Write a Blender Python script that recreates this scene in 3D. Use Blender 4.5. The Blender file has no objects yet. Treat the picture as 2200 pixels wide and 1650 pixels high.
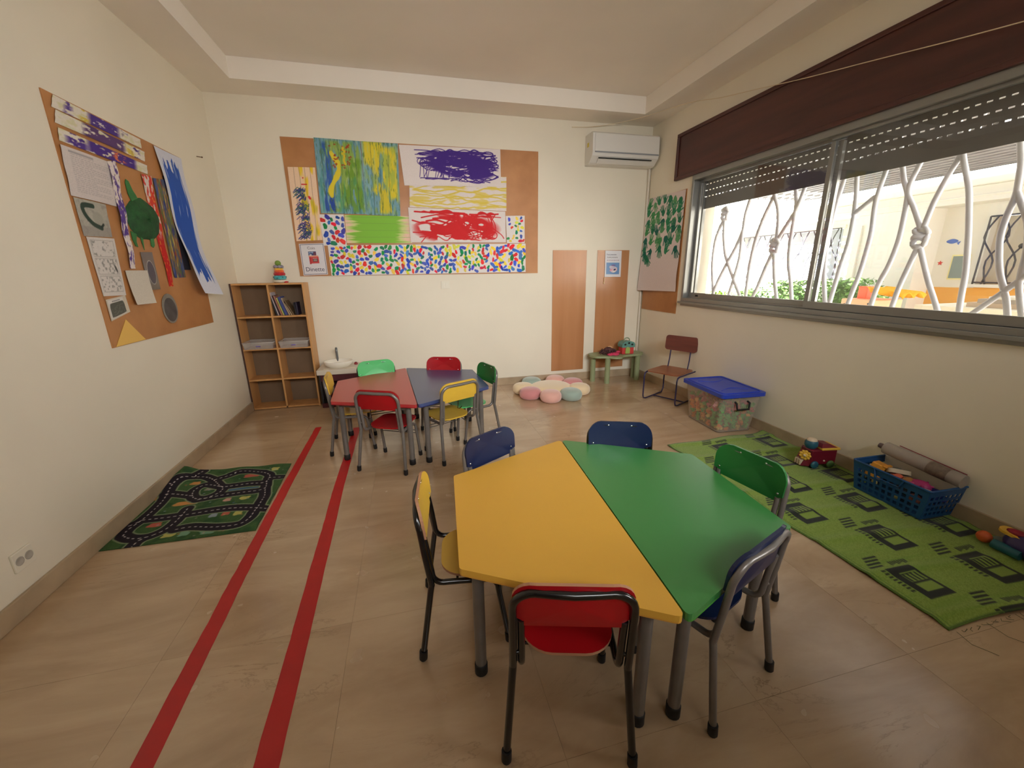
import bpy, math, random
import numpy as np
from mathutils import Vector, Matrix
random.seed(7); RNG = np.random.RandomState(5)
PI = math.pi
SC = bpy.context.scene
COL = SC.collection
W, D, H1, H2, HB = 4.315, 4.0, 2.795, 2.95, 0.088      # room: width, far wall, soffit, ceiling, skirting
YF = -1.7                                               # wall behind the camera

# ---------------------------------------------------------------- camera
cam_d = bpy.data.cameras.new('camera'); cam = bpy.data.objects.new('camera', cam_d); COL.objects.link(cam)
cam_d.sensor_width = 36.0; cam_d.lens = 14.226; cam_d.clip_start = 0.03; cam_d.clip_end = 200
_r = Vector((0.970104, -0.242410, -0.011680)); _u = Vector((0.076081, 0.258064, 0.963128)); _f = Vector((0.230458, 0.935222, -0.268791))
cam.matrix_world = Matrix(((_r.x, _u.x, -_f.x, 1.5775), (_r.y, _u.y, -_f.y, -0.4971), (_r.z, _u.z, -_f.z, 1.2941), (0, 0, 0, 1)))
SC.camera = cam
# ---------------------------------------------------------------- world, sun, exposure
wd = bpy.data.worlds.new('world'); SC.world = wd; wd.use_nodes = True
bg = wd.node_tree.nodes['Background']; bg.inputs[0].default_value = (1.0, 0.985, 0.95, 1); bg.inputs[1].default_value = 2.9
sun_d = bpy.data.lights.new('sun', 'SUN'); sun = bpy.data.objects.new('sun', sun_d); COL.objects.link(sun)
sun_d.energy = 115.0; sun_d.angle = 0.02; sun_d.color = (1.0, 0.985, 0.96)
sun.rotation_euler = Vector((0.766, 0.0, -0.643)).to_track_quat('-Z', 'Y').to_euler()
por_d = bpy.data.lights.new('window_portal', 'AREA'); por = bpy.data.objects.new('window_portal', por_d); COL.objects.link(por)
por_d.shape = 'RECTANGLE'; por_d.size = 2.7; por_d.size_y = 0.86; por_d.cycles.is_portal = True
por.matrix_world = Matrix(((0, 0, 1, W + 0.27), (1, 0, 0, 1.85), (0, 1, 0, 1.42), (0, 0, 0, 1)))
def area(name, loc, d, sx, sy, e, spread, col=(1.0, 1.0, 1.0)):
    l = bpy.data.lights.new(name, 'AREA'); ob = bpy.data.objects.new(name, l); COL.objects.link(ob); l.shape = 'RECTANGLE'; l.size = sx; l.size_y = sy; l.energy = e; l.spread = math.radians(spread); l.color = col
    ob.location = loc; ob.rotation_euler = Vector(d).to_track_quat('-Z', 'Z').to_euler()
area('rear_fill_light', (2.6, YF + .10, 2.2), (0.0, 5.5, -1.6), 2.2, .8, 33, 70)   # added fill light for the far half of the room
area('side_fill_light', (W - .06, -.72, 1.6), (-1, .62, .06), 1.3, .95, 20, 75)     # added fill light from the unseen right wall towards the left wall
SC.view_settings.view_transform = 'Standard'; SC.view_settings.look = 'None'
SC.view_settings.exposure = 0.0; SC.view_settings.gamma = 1.0; SC.view_settings.use_curve_mapping = False
SC.cycles.use_denoising = True
SC.cycles.max_bounces = 10; SC.cycles.diffuse_bounces = 6; SC.cycles.transparent_max_bounces = 16
SC.cycles.sample_clamp_indirect = 4.0; SC.cycles.blur_glossy = 1.0; SC.cycles.caustics_reflective = False; SC.cycles.caustics_refractive = False

# ---------------------------------------------------------------- colour / materials
def lin(c):
    c = [x / 255.0 for x in c[:3]]
    return tuple(x / 12.92 if x <= 0.04045 else ((x + 0.055) / 1.055) ** 2.4 for x in c)
_M = {}
def mat(name, col=(200, 200, 200), rough=0.5, metal=0.0, var=0.0, vscale=6.0, bump=0.0, bscale=60.0, spec=0.5, coat=0.0, col2=None, stretch=None, trans=0.0, alpha=1.0, sheen=0.0):
    if name in _M: return _M[name]
    m = bpy.data.materials.new(name); m.use_nodes = True; nt = m.node_tree; b = nt.nodes['Principled BSDF']
    c = lin(col) + (1,)
    b.inputs['Base Color'].default_value = c
    b.inputs['Roughness'].default_value = rough; b.inputs['Metallic'].default_value = metal
    b.inputs['Specular IOR Level'].default_value = spec
    b.inputs['Coat Weight'].default_value = coat; b.inputs['Coat Roughness'].default_value = 0.15
    b.inputs['Transmission Weight'].default_value = trans; b.inputs['Alpha'].default_value = alpha
    b.inputs['Sheen Weight'].default_value = sheen
    tc = nt.nodes.new('ShaderNodeTexCoord')
    vec = tc.outputs['Object']
    if stretch:
        mp = nt.nodes.new('ShaderNodeMapping'); mp.inputs['Scale'].default_value = stretch
        nt.links.new(vec, mp.inputs[0]); vec = mp.outputs[0]
    if var > 0 or col2:
        n = nt.nodes.new('ShaderNodeTexNoise'); n.inputs['Scale'].default_value = vscale; n.inputs['Detail'].default_value = 5
        nt.links.new(vec, n.inputs['Vector'])
        r = nt.nodes.new('ShaderNodeValToRGB'); r.color_ramp.elements[0].position = 0.3; r.color_ramp.elements[1].position = 0.7
        c2 = (lin(col2) if col2 else tuple(x * (1 - var) for x in c[:3])) + (1,)
        r.color_ramp.elements[0].color = c2; r.color_ramp.elements[1].color = c
        nt.links.new(n.outputs['Fac'], r.inputs['Fac']); nt.links.new(r.outputs['Color'], b.inputs['Base Color'])
    if bump > 0:
        n2 = nt.nodes.new('ShaderNodeTexNoise'); n2.inputs['Scale'].default_value = bscale; n2.inputs['Detail'].default_value = 3
        nt.links.new(vec, n2.inputs['Vector'])
        bp = nt.nodes.new('ShaderNodeBump'); bp.inputs['Strength'].default_value = bump; bp.inputs['Distance'].default_value = 0.002
        nt.links.new(n2.outputs['Fac'], bp.inputs['Height']); nt.links.new(bp.outputs['Normal'], b.inputs['Normal'])
    _M[name] = m
    return m
def glass_mat(name, tint=(1, 1, 1), gloss=0.06):
    if name in _M: return _M[name]
    m = bpy.data.materials.new(name); m.use_nodes = True; nt = m.node_tree; nt.nodes.remove(nt.nodes['Principled BSDF'])
    t = nt.nodes.new('ShaderNodeBsdfTransparent'); t.inputs[0].default_value = tint + (1,)
    g = nt.nodes.new('ShaderNodeBsdfGlossy'); g.inputs['Roughness'].default_value = 0.02
    mx = nt.nodes.new('ShaderNodeMixShader'); mx.inputs[0].default_value = gloss
    nt.links.new(t.outputs[0], mx.inputs[1]); nt.links.new(g.outputs[0], mx.inputs[2]); nt.links.new(mx.outputs[0], nt.nodes['Material Output'].inputs[0])
    _M[name] = m; return m
def film_mat(name, col, opac, rough=0.25):
    """cloudy see-through plastic: part transparent, part diffuse/glossy"""
    if name in _M: return _M[name]
    m = mat(name, col, rough=rough); nt = m.node_tree
    t = nt.nodes.new('ShaderNodeBsdfTransparent'); mx = nt.nodes.new('ShaderNodeMixShader'); mx.inputs[0].default_value = opac
    nt.links.new(t.outputs[0], mx.inputs[1]); nt.links.new(nt.nodes['Principled BSDF'].outputs[0], mx.inputs[2]); nt.links.new(mx.outputs[0], nt.nodes['Material Output'].inputs[0])
    return m
def paint_mat(name='painted_sheet', rough=0.8, bump=0.0, bscale=300, sheen=0.0):
    if name in _M: return _M[name]
    m = mat(name, rough=rough, bump=bump, bscale=bscale, spec=0.25, sheen=sheen); nt = m.node_tree
    a = nt.nodes.new('ShaderNodeAttribute'); a.attribute_name = 'paint'
    nt.links.new(a.outputs['Color'], nt.nodes['Principled BSDF'].inputs['Base Color'])
    return m
def wood_mat(name, c1, c2, scale=3.0, axis=2, rough=0.45, coat=0.0, dist=3.0):
    if name in _M: return _M[name]
    m = mat(name, c1, rough=rough, coat=coat); nt = m.node_tree; b = nt.nodes['Principled BSDF']
    tc = nt.nodes.new('ShaderNodeTexCoord'); mp = nt.nodes.new('ShaderNodeMapping')
    s = [scale * 6] * 3; s[axis] = scale * 0.5; mp.inputs['Scale'].default_value = s
    n = nt.nodes.new('ShaderNodeTexNoise'); n.inputs['Scale'].default_value = 1.0; n.inputs['Detail'].default_value = 8; n.inputs['Distortion'].default_value = dist * .2
    r = nt.nodes.new('ShaderNodeValToRGB'); r.color_ramp.elements[0].position = 0.3; r.color_ramp.elements[1].position = 0.72
    r.color_ramp.elements[0].color = lin(c2) + (1,); r.color_ramp.elements[1].color = lin(c1) + (1,)
    nt.links.new(tc.outputs['Object'], mp.inputs[0]); nt.links.new(mp.outputs[0], n.inputs['Vector']); nt.links.new(n.outputs['Fac'], r.inputs['Fac']); nt.links.new(r.outputs['Color'], b.inputs['Base Color'])
    return m

# ---------------------------------------------------------------- mesh builder
class MB:
    def __init__(s): s.v = []; s.f = []; s.sm = []; s.mi = []
    def add(s, vs, fs, smooth=False, mi=0, M=None):
        o = len(s.v)
        s.v += [tuple(M @ Vector(v)) for v in vs] if M is not None else [tuple(v) for v in vs]
        for f in fs: s.f.append(tuple(o + i for i in f)); s.sm.append(smooth); s.mi.append(mi)
        return s
    def box(s, x0, x1, y0, y1, z0, z1, mi=0, M=None):
        return s.add([(x0, y0, z0), (x1, y0, z0), (x1, y1, z0), (x0, y1, z0), (x0, y0, z1), (x1, y0, z1), (x1, y1, z1), (x0, y1, z1)],
                     [(0, 3, 2, 1), (4, 5, 6, 7), (0, 1, 5, 4), (1, 2, 6, 5), (2, 3, 7, 6), (3, 0, 4, 7)], mi=mi, M=M)
    def prism(s, poly, z0, z1, mi=0, M=None, smooth=False):
        n = len(poly)
        vs = [(p[0], p[1], z0) for p in poly] + [(p[0], p[1], z1) for p in poly]
        s.add(vs, [tuple(range(n))[::-1], tuple(range(n, 2 * n))], mi=mi, M=M)
        s.add(vs, [(i, (i + 1) % n, n + (i + 1) % n, n + i) for i in range(n)], smooth=smooth, mi=mi, M=M)
        return s
    def lathe(s, prof, n=20, c=(0, 0, 0), mi=0, M=None, smooth=True):
        vs = []; fs = []
        for (r, z) in prof:
            for i in range(n):
                a = 2 * PI * i / n; vs.append((c[0] + r * math.cos(a), c[1] + r * math.sin(a), c[2] + z))
        for j in range(len(prof) - 1):
            for i in range(n): fs.append((j * n + i, j * n + (i + 1) % n, (j + 1) * n + (i + 1) % n, (j + 1) * n + i))
        s.add(vs, fs, smooth=smooth, mi=mi, M=M)
        caps = []
        if prof[0][0] > 1e-5: caps.append(tuple(range(n))[::-1])
        if prof[-1][0] > 1e-5: caps.append(tuple((len(prof) - 1) * n + i for i in range(n)))
        if caps: s.add(vs, caps, mi=mi, M=M)
        return s
    def sphere(s, c, r, n=14, m=9, mi=0, sc=(1, 1, 1), M=None):
        vs = []; fs = []
        for j in range(m + 1):
            t = PI * j / m
            for i in range(n):
                a = 2 * PI * i / n; vs.append((c[0] + r * sc[0] * math.sin(t) * math.cos(a), c[1] + r * sc[1] * math.sin(t) * math.sin(a), c[2] + r * sc[2] * math.cos(t)))
        for j in range(m):
            for i in range(n): fs.append((j * n + i, (j + 1) * n + i, (j + 1) * n + (i + 1) % n, j * n + (i + 1) % n))
        return s.add(vs, fs, smooth=True, mi=mi, M=M)
    def torus(s, c, R, r, n=28, m=10, mi=0, wob=0, k=8, M=None, sz=1.0):
        vs = []; fs = []
        for i in range(n):
            a = 2 * PI * i / n; rr = r * (1 + wob * math.cos(k * a))
            for j in range(m):
                b = 2 * PI * j / m; q = R + rr * math.cos(b)
                vs.append((c[0] + q * math.cos(a), c[1] + q * math.sin(a), c[2] + rr * sz * math.sin(b)))
        for i in range(n):
            for j in range(m): fs.append((i * m + j, ((i + 1) % n) * m + j, ((i + 1) % n) * m + (j + 1) % m, i * m + (j + 1) % m))
        return s.add(vs, fs, smooth=True, mi=mi, M=M)
    def tube(s, pts, r, n=10, mi=0, closed=False, cap=True, M=None):
        P = [Vector(p) for p in pts]; L = len(P); vs = []; fs = []
        rs = r if isinstance(r, (list, tuple)) else [r] * L
        T = []
        for i in range(L):
            a = P[i - 1] if (i > 0 or closed) else P[i]; b = P[(i + 1) % L] if (i < L - 1 or closed) else P[i]
            d = (b - a); T.append(d.normalized() if d.length > 1e-9 else Vector((0, 0, 1)))
        ref = Vector((0, 0, 1)) if abs(T[0].z) < 0.9 else Vector((1, 0, 0))
        N = (ref - T[0] * ref.dot(T[0])).normalized()
        for i in range(L):
            N = (N - T[i] * N.dot(T[i]))
            N = N.normalized() if N.length > 1e-6 else T[i].orthogonal().normalized()
            B = T[i].cross(N)
            for j in range(n):
                a = 2 * PI * j / n; vs.append(tuple(P[i] + (N * math.cos(a) + B * math.sin(a)) * rs[i]))
        for i in range(L if closed else L - 1):
            k = (i + 1) % L
            for j in range(n): fs.append((i * n + j, i * n + (j + 1) % n, k * n + (j + 1) % n, k * n + j))
        s.add(vs, fs, smooth=True, mi=mi, M=M)
        if cap and not closed: s.add(vs, [tuple(range(n))[::-1], tuple((L - 1) * n + j for j in range(n))], mi=mi, M=M)
        return s
    def mesh(s, name, mats):
        me = bpy.data.meshes.new(name); me.from_pydata(s.v, [], s.f)
        me.polygons.foreach_set('use_smooth', s.sm); me.polygons.foreach_set('material_index', s.mi)
        for m in (mats if isinstance(mats, (list, tuple)) else [mats]): me.materials.append(m)
        me.update(); return me
    def obj(s, name, mats, parent=None, bevel=0.0, loc=None, seg=2):
        o = bpy.data.objects.new(name, s.mesh(name, mats)); COL.objects.link(o)
        if parent is not None: o.parent = parent
        if loc: o.location = loc
        if bevel:
            b = o.modifiers.new('bevel', 'BEVEL'); b.width = bevel; b.segments = seg; b.limit_method = 'ANGLE'; b.angle_limit = 0.6
        return o
def tag(o, label=None, cat=None, group=None, kind=None):
    if label: o['label'] = label
    if cat: o['category'] = cat
    if group: o['group'] = group
    if kind: o['kind'] = kind
    return o
def thing(name, label, cat, loc=(0, 0, 0), rz=0.0, group=None):
    o = bpy.data.objects.new(name, None); COL.objects.link(o); o.location = loc; o.rotation_euler = (0, 0, rz); o.empty_display_size = 0.05
    return tag(o, label, cat, group)
def copy_tree(o, parent=None):
    c = o.copy(); COL.objects.link(c)
    if parent is not None: c.parent = parent
    for ch in list(o.children): copy_tree(ch, c)
    return c
def arc(c, r, a0, a1, n, f):      # f maps (x,y) offset to 3D
    return [f(c[0] + r * math.cos(math.radians(a0 + (a1 - a0) * i / n)), c[1] + r * math.sin(math.radians(a0 + (a1 - a0) * i / n))) for i in range(n + 1)]
def rrect(x0, x1, y0, y1, r, n=5):
    rr = r if isinstance(r, (list, tuple)) else [r] * 4; P = []
    for (cx, cy, a), q in zip(((x1, y1, 0), (x0, y1, 90), (x0, y0, 180), (x1, y0, 270)), rr):
        sx = -1 if a in (0, 270) else 1; sy = -1 if a in (0, 90) else 1
        for i in range(n + 1):
            t = math.radians(a + 90 * i / n); P.append((cx + sx * q + q * math.cos(t), cy + sy * q + q * math.sin(t)))
    return P
def smooth_path(P, n=6):
    P = [Vector(p) for p in P]; out = []
    for i in range(len(P) - 1):
        p0 = P[max(i - 1, 0)]; p1 = P[i]; p2 = P[i + 1]; p3 = P[min(i + 2, len(P) - 1)]
        for k in range(n):
            t = k / n; out.append(0.5 * ((2 * p1) + (p2 - p0) * t + (2 * p0 - 5 * p1 + 4 * p2 - p3) * t * t + (3 * p1 - p0 - 3 * p2 + p3) * t ** 3))
    out.append(P[-1]); return out
def round_poly(P, r, n=4):
    out = []; L = len(P)
    for i in range(L):
        a = Vector(P[i - 1]); b = Vector(P[i]); c = Vector(P[(i + 1) % L]); u = (a - b).normalized(); v = (c - b).normalized()
        ang = u.angle(v); d = r / math.tan(ang / 2)
        s = b + u * d; e = b + v * d
        for k in range(n + 1):
            t = k / n; out.append(tuple(s * (1 - t) ** 2 + b * 2 * t * (1 - t) + e * t * t))
    return out

# ---------------------------------------------------------------- painted sheets (colour per vertex of a fine grid)
def vn(h, w, cy, cx, seed, octv=1):
    """smooth value noise, cy/cx cells down/across"""
    out = np.zeros((h, w)); amp = 1.0; tot = 0
    for o in range(octv):
        rs = np.random.RandomState(seed + 31 * o); ny = int(cy * 2 ** o) + 2; nx = int(cx * 2 ** o) + 2
        g = rs.rand(ny, nx)
        y = np.linspace(0, ny - 1.001, h); x = np.linspace(0, nx - 1.001, w)
        yi = y.astype(int); xi = x.astype(int); fy = (y - yi)[:, None]; fx = (x - xi)[None, :]
        fy = fy * fy * (3 - 2 * fy); fx = fx * fx * (3 - 2 * fx)
        a = g[yi][:, xi]; b = g[yi][:, xi + 1]; c = g[yi + 1][:, xi]; d = g[yi + 1][:, xi + 1]
        out += amp * ((a * (1 - fx) + b * fx) * (1 - fy) + (c * (1 - fx) + d * fx) * fy); tot += amp; amp *= 0.55
    return out / tot
class Canvas:
    def __init__(s, w, h, col, res=0.0035, grain=0.02, seed=1):
        s.w = w; s.h = h; s.nx = max(2, int(w / res) + 1); s.ny = max(2, int(h / res) + 1)
        s.X, s.Y = np.meshgrid(np.linspace(0, w, s.nx), np.linspace(0, h, s.ny)); s.res = w / (s.nx - 1); s.seed = seed
        s.a = np.ones((s.ny, s.nx, 3)) * (np.array(col, float) / 255)
        s.a += (np.random.RandomState(seed).rand(s.ny, s.nx, 1) - .5) * grain * 2
    def mix(s, m, col, k=1.0):
        m = np.clip(m * k, 0, 1)[..., None]; s.a = s.a * (1 - m) + np.array(col, float) / 255 * m
    def n(s, cw, ch, o=1, k=0):   # noise with cells of cw x ch metres
        return vn(s.ny, s.nx, max(1, s.h / ch), max(1, s.w / cw), s.seed * 97 + k, o)
    def box(s, x0, x1, y0, y1): e = s.res; return np.clip((np.minimum(s.X - x0, x1 - s.X)) / e + .5, 0, 1) * np.clip((np.minimum(s.Y - y0, y1 - s.Y)) / e + .5, 0, 1)
    def rect(s, x0, x1, y0, y1, col, k=1.0): s.mix(s.box(x0, x1, y0, y1), col, k)
    def frame(s, x0, x1, y0, y1, t, col):
        s.mix(np.clip(s.box(x0, x1, y0, y1) - s.box(x0 + t, x1 - t, y0 + t, y1 - t), 0, 1), col)
    def ell(s, cx, cy, rx, ry, col, ang=0.0, k=1.0, wob=0.0, sq=2.0):
        c, t = math.cos(ang), math.sin(ang); R = max(rx, ry) * 1.4
        i0 = max(0, int((cy - R) / s.h * s.ny)); i1 = min(s.ny, int((cy + R) / s.h * s.ny) + 2); j0 = max(0, int((cx - R) / s.w * s.nx)); j1 = min(s.nx, int((cx + R) / s.w * s.nx) + 2)
        if i1 <= i0 or j1 <= j0: return
        dx = s.X[i0:i1, j0:j1] - cx; dy = s.Y[i0:i1, j0:j1] - cy; u = (dx * c + dy * t) / rx; v = (-dx * t + dy * c) / ry
        d = (np.abs(u) ** sq + np.abs(v) ** sq) ** (1 / sq)
        if wob: d = d + wob * np.sin(3 * np.arctan2(v, u) + cx * 90) + wob * .7 * np.sin(5 * np.arctan2(v, u) + cy * 70)
        m = np.clip((1 - d) * min(rx, ry) / s.res + .5, 0, 1) * k
        s.a[i0:i1, j0:j1] = s.a[i0:i1, j0:j1] * (1 - m[..., None]) + np.array(col, float) / 255 * m[..., None]
    def stroke(s, P, wd, col, k=1.0, dash=None):
        wd = wd / 2; acc = 0.0
        for (a, b) in zip(P[:-1], P[1:]):
            ax, ay = a[0], a[1]; bx, by = b[0], b[1]; L = math.hypot(bx - ax, by - ay)
            if L < 1e-6: continue
            i0 = max(0, int((min(ay, by) - wd * 1.5) / s.h * s.ny) - 1); i1 = min(s.ny, int((max(ay, by) + wd * 1.5) / s.h * s.ny) + 3)
            j0 = max(0, int((min(ax, bx) - wd * 1.5) / s.w * s.nx) - 1); j1 = min(s.nx, int((max(ax, bx) + wd * 1.5) / s.w * s.nx) + 3)
            if i1 <= i0 or j1 <= j0: acc += L; continue
            X = s.X[i0:i1, j0:j1] - ax; Y = s.Y[i0:i1, j0:j1] - ay
            t = np.clip((X * (bx - ax) + Y * (by - ay)) / L / L, 0, 1)
            d = np.hypot(X - t * (bx - ax), Y - t * (by - ay)); m = np.clip((wd - d) / s.res + .5, 0, 1) * k
            if dash: m = m * (((acc + t * L) % dash) < dash * .5)
            acc += L
            s.a[i0:i1, j0:j1] = s.a[i0:i1, j0:j1] * (1 - m[..., None]) + np.array(col, float) / 255 * m[..., None]
def sheet(name, cv, corners, off=None, N=(0, 0, 1), material=None, parent=None, mask=None, thick=0.0):
    """corners BL, BR, TR, TL in space; off(u,v)->metres along N"""
    c = [np.array(p, float) for p in corners]; u = (cv.X / cv.w)[..., None]; v = (cv.Y / cv.h)[..., None]
    P = c[0] * (1 - u) * (1 - v) + c[1] * u * (1 - v) + c[2] * u * v + c[3] * (1 - u) * v
    if off is not None: P = P + np.array(N, float) * off(u[..., 0], v[..., 0])[..., None]
    ny, nx = cv.ny, cv.nx; idx = np.arange(ny * nx).reshape(ny, nx)
    q = np.stack([idx[:-1, :-1], idx[:-1, 1:], idx[1:, 1:], idx[1:, :-1]], -1).reshape(-1, 4)
    if mask is not None: mk = mask[:-1, :-1].reshape(-1); q = q[mk]
    me = bpy.data.meshes.new(name); me.vertices.add(ny * nx); me.vertices.foreach_set('co', P.reshape(-1).astype(np.float32))
    me.loops.add(len(q) * 4); me.loops.foreach_set('vertex_index', q.reshape(-1).astype(np.int32))
    me.polygons.add(len(q)); me.polygons.foreach_set('loop_start', np.arange(len(q), dtype=np.int32) * 4)
    me.polygons.foreach_set('use_smooth', np.ones(len(q), bool))
    me.update(calc_edges=True); me.validate()
    A = np.clip(cv.a, 0, 1); A = np.where(A <= 0.04045, A / 12.92, ((A + 0.055) / 1.055) ** 2.4)
    at = me.color_attributes.new('paint', 'FLOAT_COLOR', 'POINT'); at.data.foreach_set('color', np.concatenate([A, np.ones((ny, nx, 1))], -1).reshape(-1).astype(np.float32))
    me.materials.append(material or paint_mat())
    o = bpy.data.objects.new(name, me); COL.objects.link(o)
    if parent is not None: o.parent = parent
    if thick:
        sd = o.modifiers.new('thickness', 'SOLIDIFY'); sd.thickness = thick; sd.offset = -1
    return o

# ================================================================= MATERIALS
def wall_mat(name, c):
    if name in _M: return _M[name]
    m = mat(name, c, rough=0.62, bump=0.12, bscale=220, spec=0.3); nt = m.node_tree; b = nt.nodes['Principled BSDF']
    tc = nt.nodes.new('ShaderNodeTexCoord'); n = nt.nodes.new('ShaderNodeTexNoise'); n.inputs['Scale'].default_value = 1.3; n.inputs['Detail'].default_value = 6
    r = nt.nodes.new('ShaderNodeValToRGB'); r.color_ramp.elements[0].position = 0.25; r.color_ramp.elements[1].position = 0.75
    l = lin(c); r.color_ramp.elements[0].color = tuple(x * 0.94 for x in l) + (1,); r.color_ramp.elements[1].color = tuple(min(1, x * 1.03) for x in l) + (1,)
    nt.links.new(tc.outputs['Object'], n.inputs['Vector']); nt.links.new(n.outputs['Fac'], r.inputs['Fac']); nt.links.new(r.outputs['Color'], b.inputs['Base Color'])
    return m
M_wall = wall_mat('cream_wall_paint', (236, 228, 209))
M_ceil = wall_mat('ceiling_paint', (246, 239, 228))
M_alu = mat('aluminium', (150, 150, 146), rough=0.35, metal=0.6, var=0.1, vscale=3)
M_dark = mat('dark_rubber', (18, 17, 18), rough=0.6)
M_grey_tube = mat('grey_enamel_tube', (122, 116, 110), rough=0.32, metal=0.35, var=0.15, vscale=20)
M_black_tube = mat('black_enamel_tube', (14, 14, 15), rough=0.22, coat=0.5)
M_screw = mat('bright_screw', (220, 222, 225), rough=0.2, metal=1.0)
def floor_mat():
    m = mat('polished_marble', (200, 174, 142), rough=0.16, spec=1.0, coat=0.35); nt = m.node_tree; b = nt.nodes['Principled BSDF']; L = nt.links
    tc = nt.nodes.new('ShaderNodeTexCoord'); oi = nt.nodes.new('ShaderNodeObjectInfo')
    sc = nt.nodes.new('ShaderNodeVectorMath'); sc.operation = 'SCALE'; sc.inputs['Scale'].default_value = 0.35
    cb = nt.nodes.new('ShaderNodeCombineXYZ'); L.new(oi.outputs['Random'], cb.inputs[0]); L.new(oi.outputs['Random'], cb.inputs[2]); L.new(cb.outputs[0], sc.inputs[0])
    ad = nt.nodes.new('ShaderNodeVectorMath'); ad.operation = 'ADD'
    geo = nt.nodes.new('ShaderNodeNewGeometry'); L.new(geo.outputs['Position'], ad.inputs[0]); L.new(sc.outputs[0], ad.inputs[1])
    mp = nt.nodes.new('ShaderNodeMapping'); mp.inputs['Scale'].default_value = (0.55, 2.0, 1.0); mp.inputs['Rotation'].default_value = (0, 0, -0.16); L.new(ad.outputs[0], mp.inputs[0])
    n1 = nt.nodes.new('ShaderNodeTexNoise'); n1.inputs['Scale'].default_value = 2.2; n1.inputs['Detail'].default_value = 8; n1.inputs['Roughness'].default_value = 0.6; n1.inputs['Distortion'].default_value = 0.6; L.new(mp.outputs[0], n1.inputs['Vector'])
    r1 = nt.nodes.new('ShaderNodeValToRGB'); e = r1.color_ramp.elements; e[0].position = 0.3; e[0].color = lin((172, 142, 110)) + (1,); e[1].position = 0.7; e[1].color = lin((204, 178, 146)) + (1,)
    L.new(n1.outputs['Fac'], r1.inputs['Fac'])
    n2 = nt.nodes.new('ShaderNodeTexNoise'); n2.inputs['Scale'].default_value = 2.4; n2.inputs['Detail'].default_value = 9; n2.inputs['Roughness'].default_value = 0.65; n2.inputs['Distortion'].default_value = 1.2; L.new(mp.outputs[0], n2.inputs['Vector'])
    r2 = nt.nodes.new('ShaderNodeValToRGB'); e = r2.color_ramp.elements; e[0].position = 0.490; e[0].color = (0, 0, 0, 1); e[1].position = 0.510; e[1].color = (0, 0, 0, 1); x = e.new(0.5); x.color = (1, 1, 1, 1)
    L.new(n2.outputs['Fac'], r2.inputs['Fac'])
    n3 = nt.nodes.new('ShaderNodeTexNoise'); n3.inputs['Scale'].default_value = 2.0; L.new(geo.outputs['Position'], n3.inputs['Vector'])
    r3 = nt.nodes.new('ShaderNodeValToRGB'); e = r3.color_ramp.elements; e[0].position = 0.5; e[0].color = (0, 0, 0, 1); e[1].position = 0.72; e[1].color = (0.75, 0.75, 0.75, 1); L.new(n3.outputs['Fac'], r3.inputs['Fac'])
    mm = nt.nodes.new('ShaderNodeMath'); mm.operation = 'MULTIPLY'; L.new(r2.outputs['Color'], mm.inputs[0]); L.new(r3.outputs['Color'], mm.inputs[1])
    mx = nt.nodes.new('ShaderNodeMix'); mx.data_type = 'RGBA'; L.new(mm.outputs[0], mx.inputs['Factor']); L.new(r1.outputs['Color'], mx.inputs['A']); mx.inputs['B'].default_value = lin((120, 92, 66)) + (1,)
    L.new(mx.outputs['Result'], b.inputs['Base Color'])
    n4 = nt.nodes.new('ShaderNodeTexNoise'); n4.inputs['Scale'].default_value = 9; L.new(geo.outputs['Position'], n4.inputs['Vector'])
    mr = nt.nodes.new('ShaderNodeMapRange'); mr.inputs['To Min'].default_value = 0.16; mr.inputs['To Max'].default_value = 0.32; L.new(n4.outputs['Fac'], mr.inputs['Value']); L.new(mr.outputs[0], b.inputs['Roughness'])
    return m
M_floor = floor_mat()
M_skirt = mat('skirting_stone', (190, 168, 138), rough=0.35, var=0.25, vscale=7)
M_board = mat('cork_board', (186, 130, 78), rough=0.5, col2=(166, 110, 62), vscale=5, bump=0.1, bscale=200, coat=0.12)

# ================================================================= ROOM SHELL
def struct(name, mb, mats, label, **k):
    o = mb.obj(name, mats, **k); return tag(o, label, kind='structure')
fl = MB().box(-0.2, W + 0.28, YF - 0.2, D + 0.2, -0.12, -0.0015); floor = struct('floor', fl, mat('grout', (168, 142, 112), rough=0.6), 'beige polished marble floor of large slabs')
sx = [-0.2, 0.01, 0.64, 1.27, 1.90, 2.53, 3.16, 3.79, W + 0.02]; sy = [YF, -1.02, -0.39, 0.24, 0.87, 1.50, 2.13, 2.76, 3.39, D + .02]
for i in range(len(sx) - 1):
    for j in range(len(sy) - 1):
        g = 0.0004; MB().box(sx[i] + g, sx[i + 1] - g, sy[j] + g, sy[j + 1] - g, -0.02, 0.0).obj('slab', M_floor, floor)
struct('wall_left', MB().box(-0.2, 0, YF - .2, D + 0.2, 0, H2 + .2), M_wall, 'cream painted wall with the purple and green craft board')
struct('wall_back', MB().box(0, W, D, D + 0.2, 0, H2 + .2), M_wall, 'cream painted wall with the large board of paintings')
WY0, WY1, WZ0, WZ1 = 0.40, 3.225, 0.975, 2.165
wr = MB().box(W, W + .28, YF - .2, D + .2, 0, WZ0).box(W, W + .28, YF - .2, D + .2, WZ1, H2 + .2).box(W, W + .28, WY1, D + .2, WZ0, WZ1).box(W, W + .28, YF - .2, WY0, WZ0, WZ1)
struct('wall_right', wr, M_wall, 'cream painted wall under and around the long window')
struct('wall_front', MB().box(0, .6, YF - .2, YF, 0, H2 + .2).box(1.2, W, YF - .2, YF, 0, H2 + .2).box(.6, 1.2, YF - .2, YF, 2.15, H2 + .2), M_wall, 'cream wall with a doorway behind the viewer')
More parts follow.
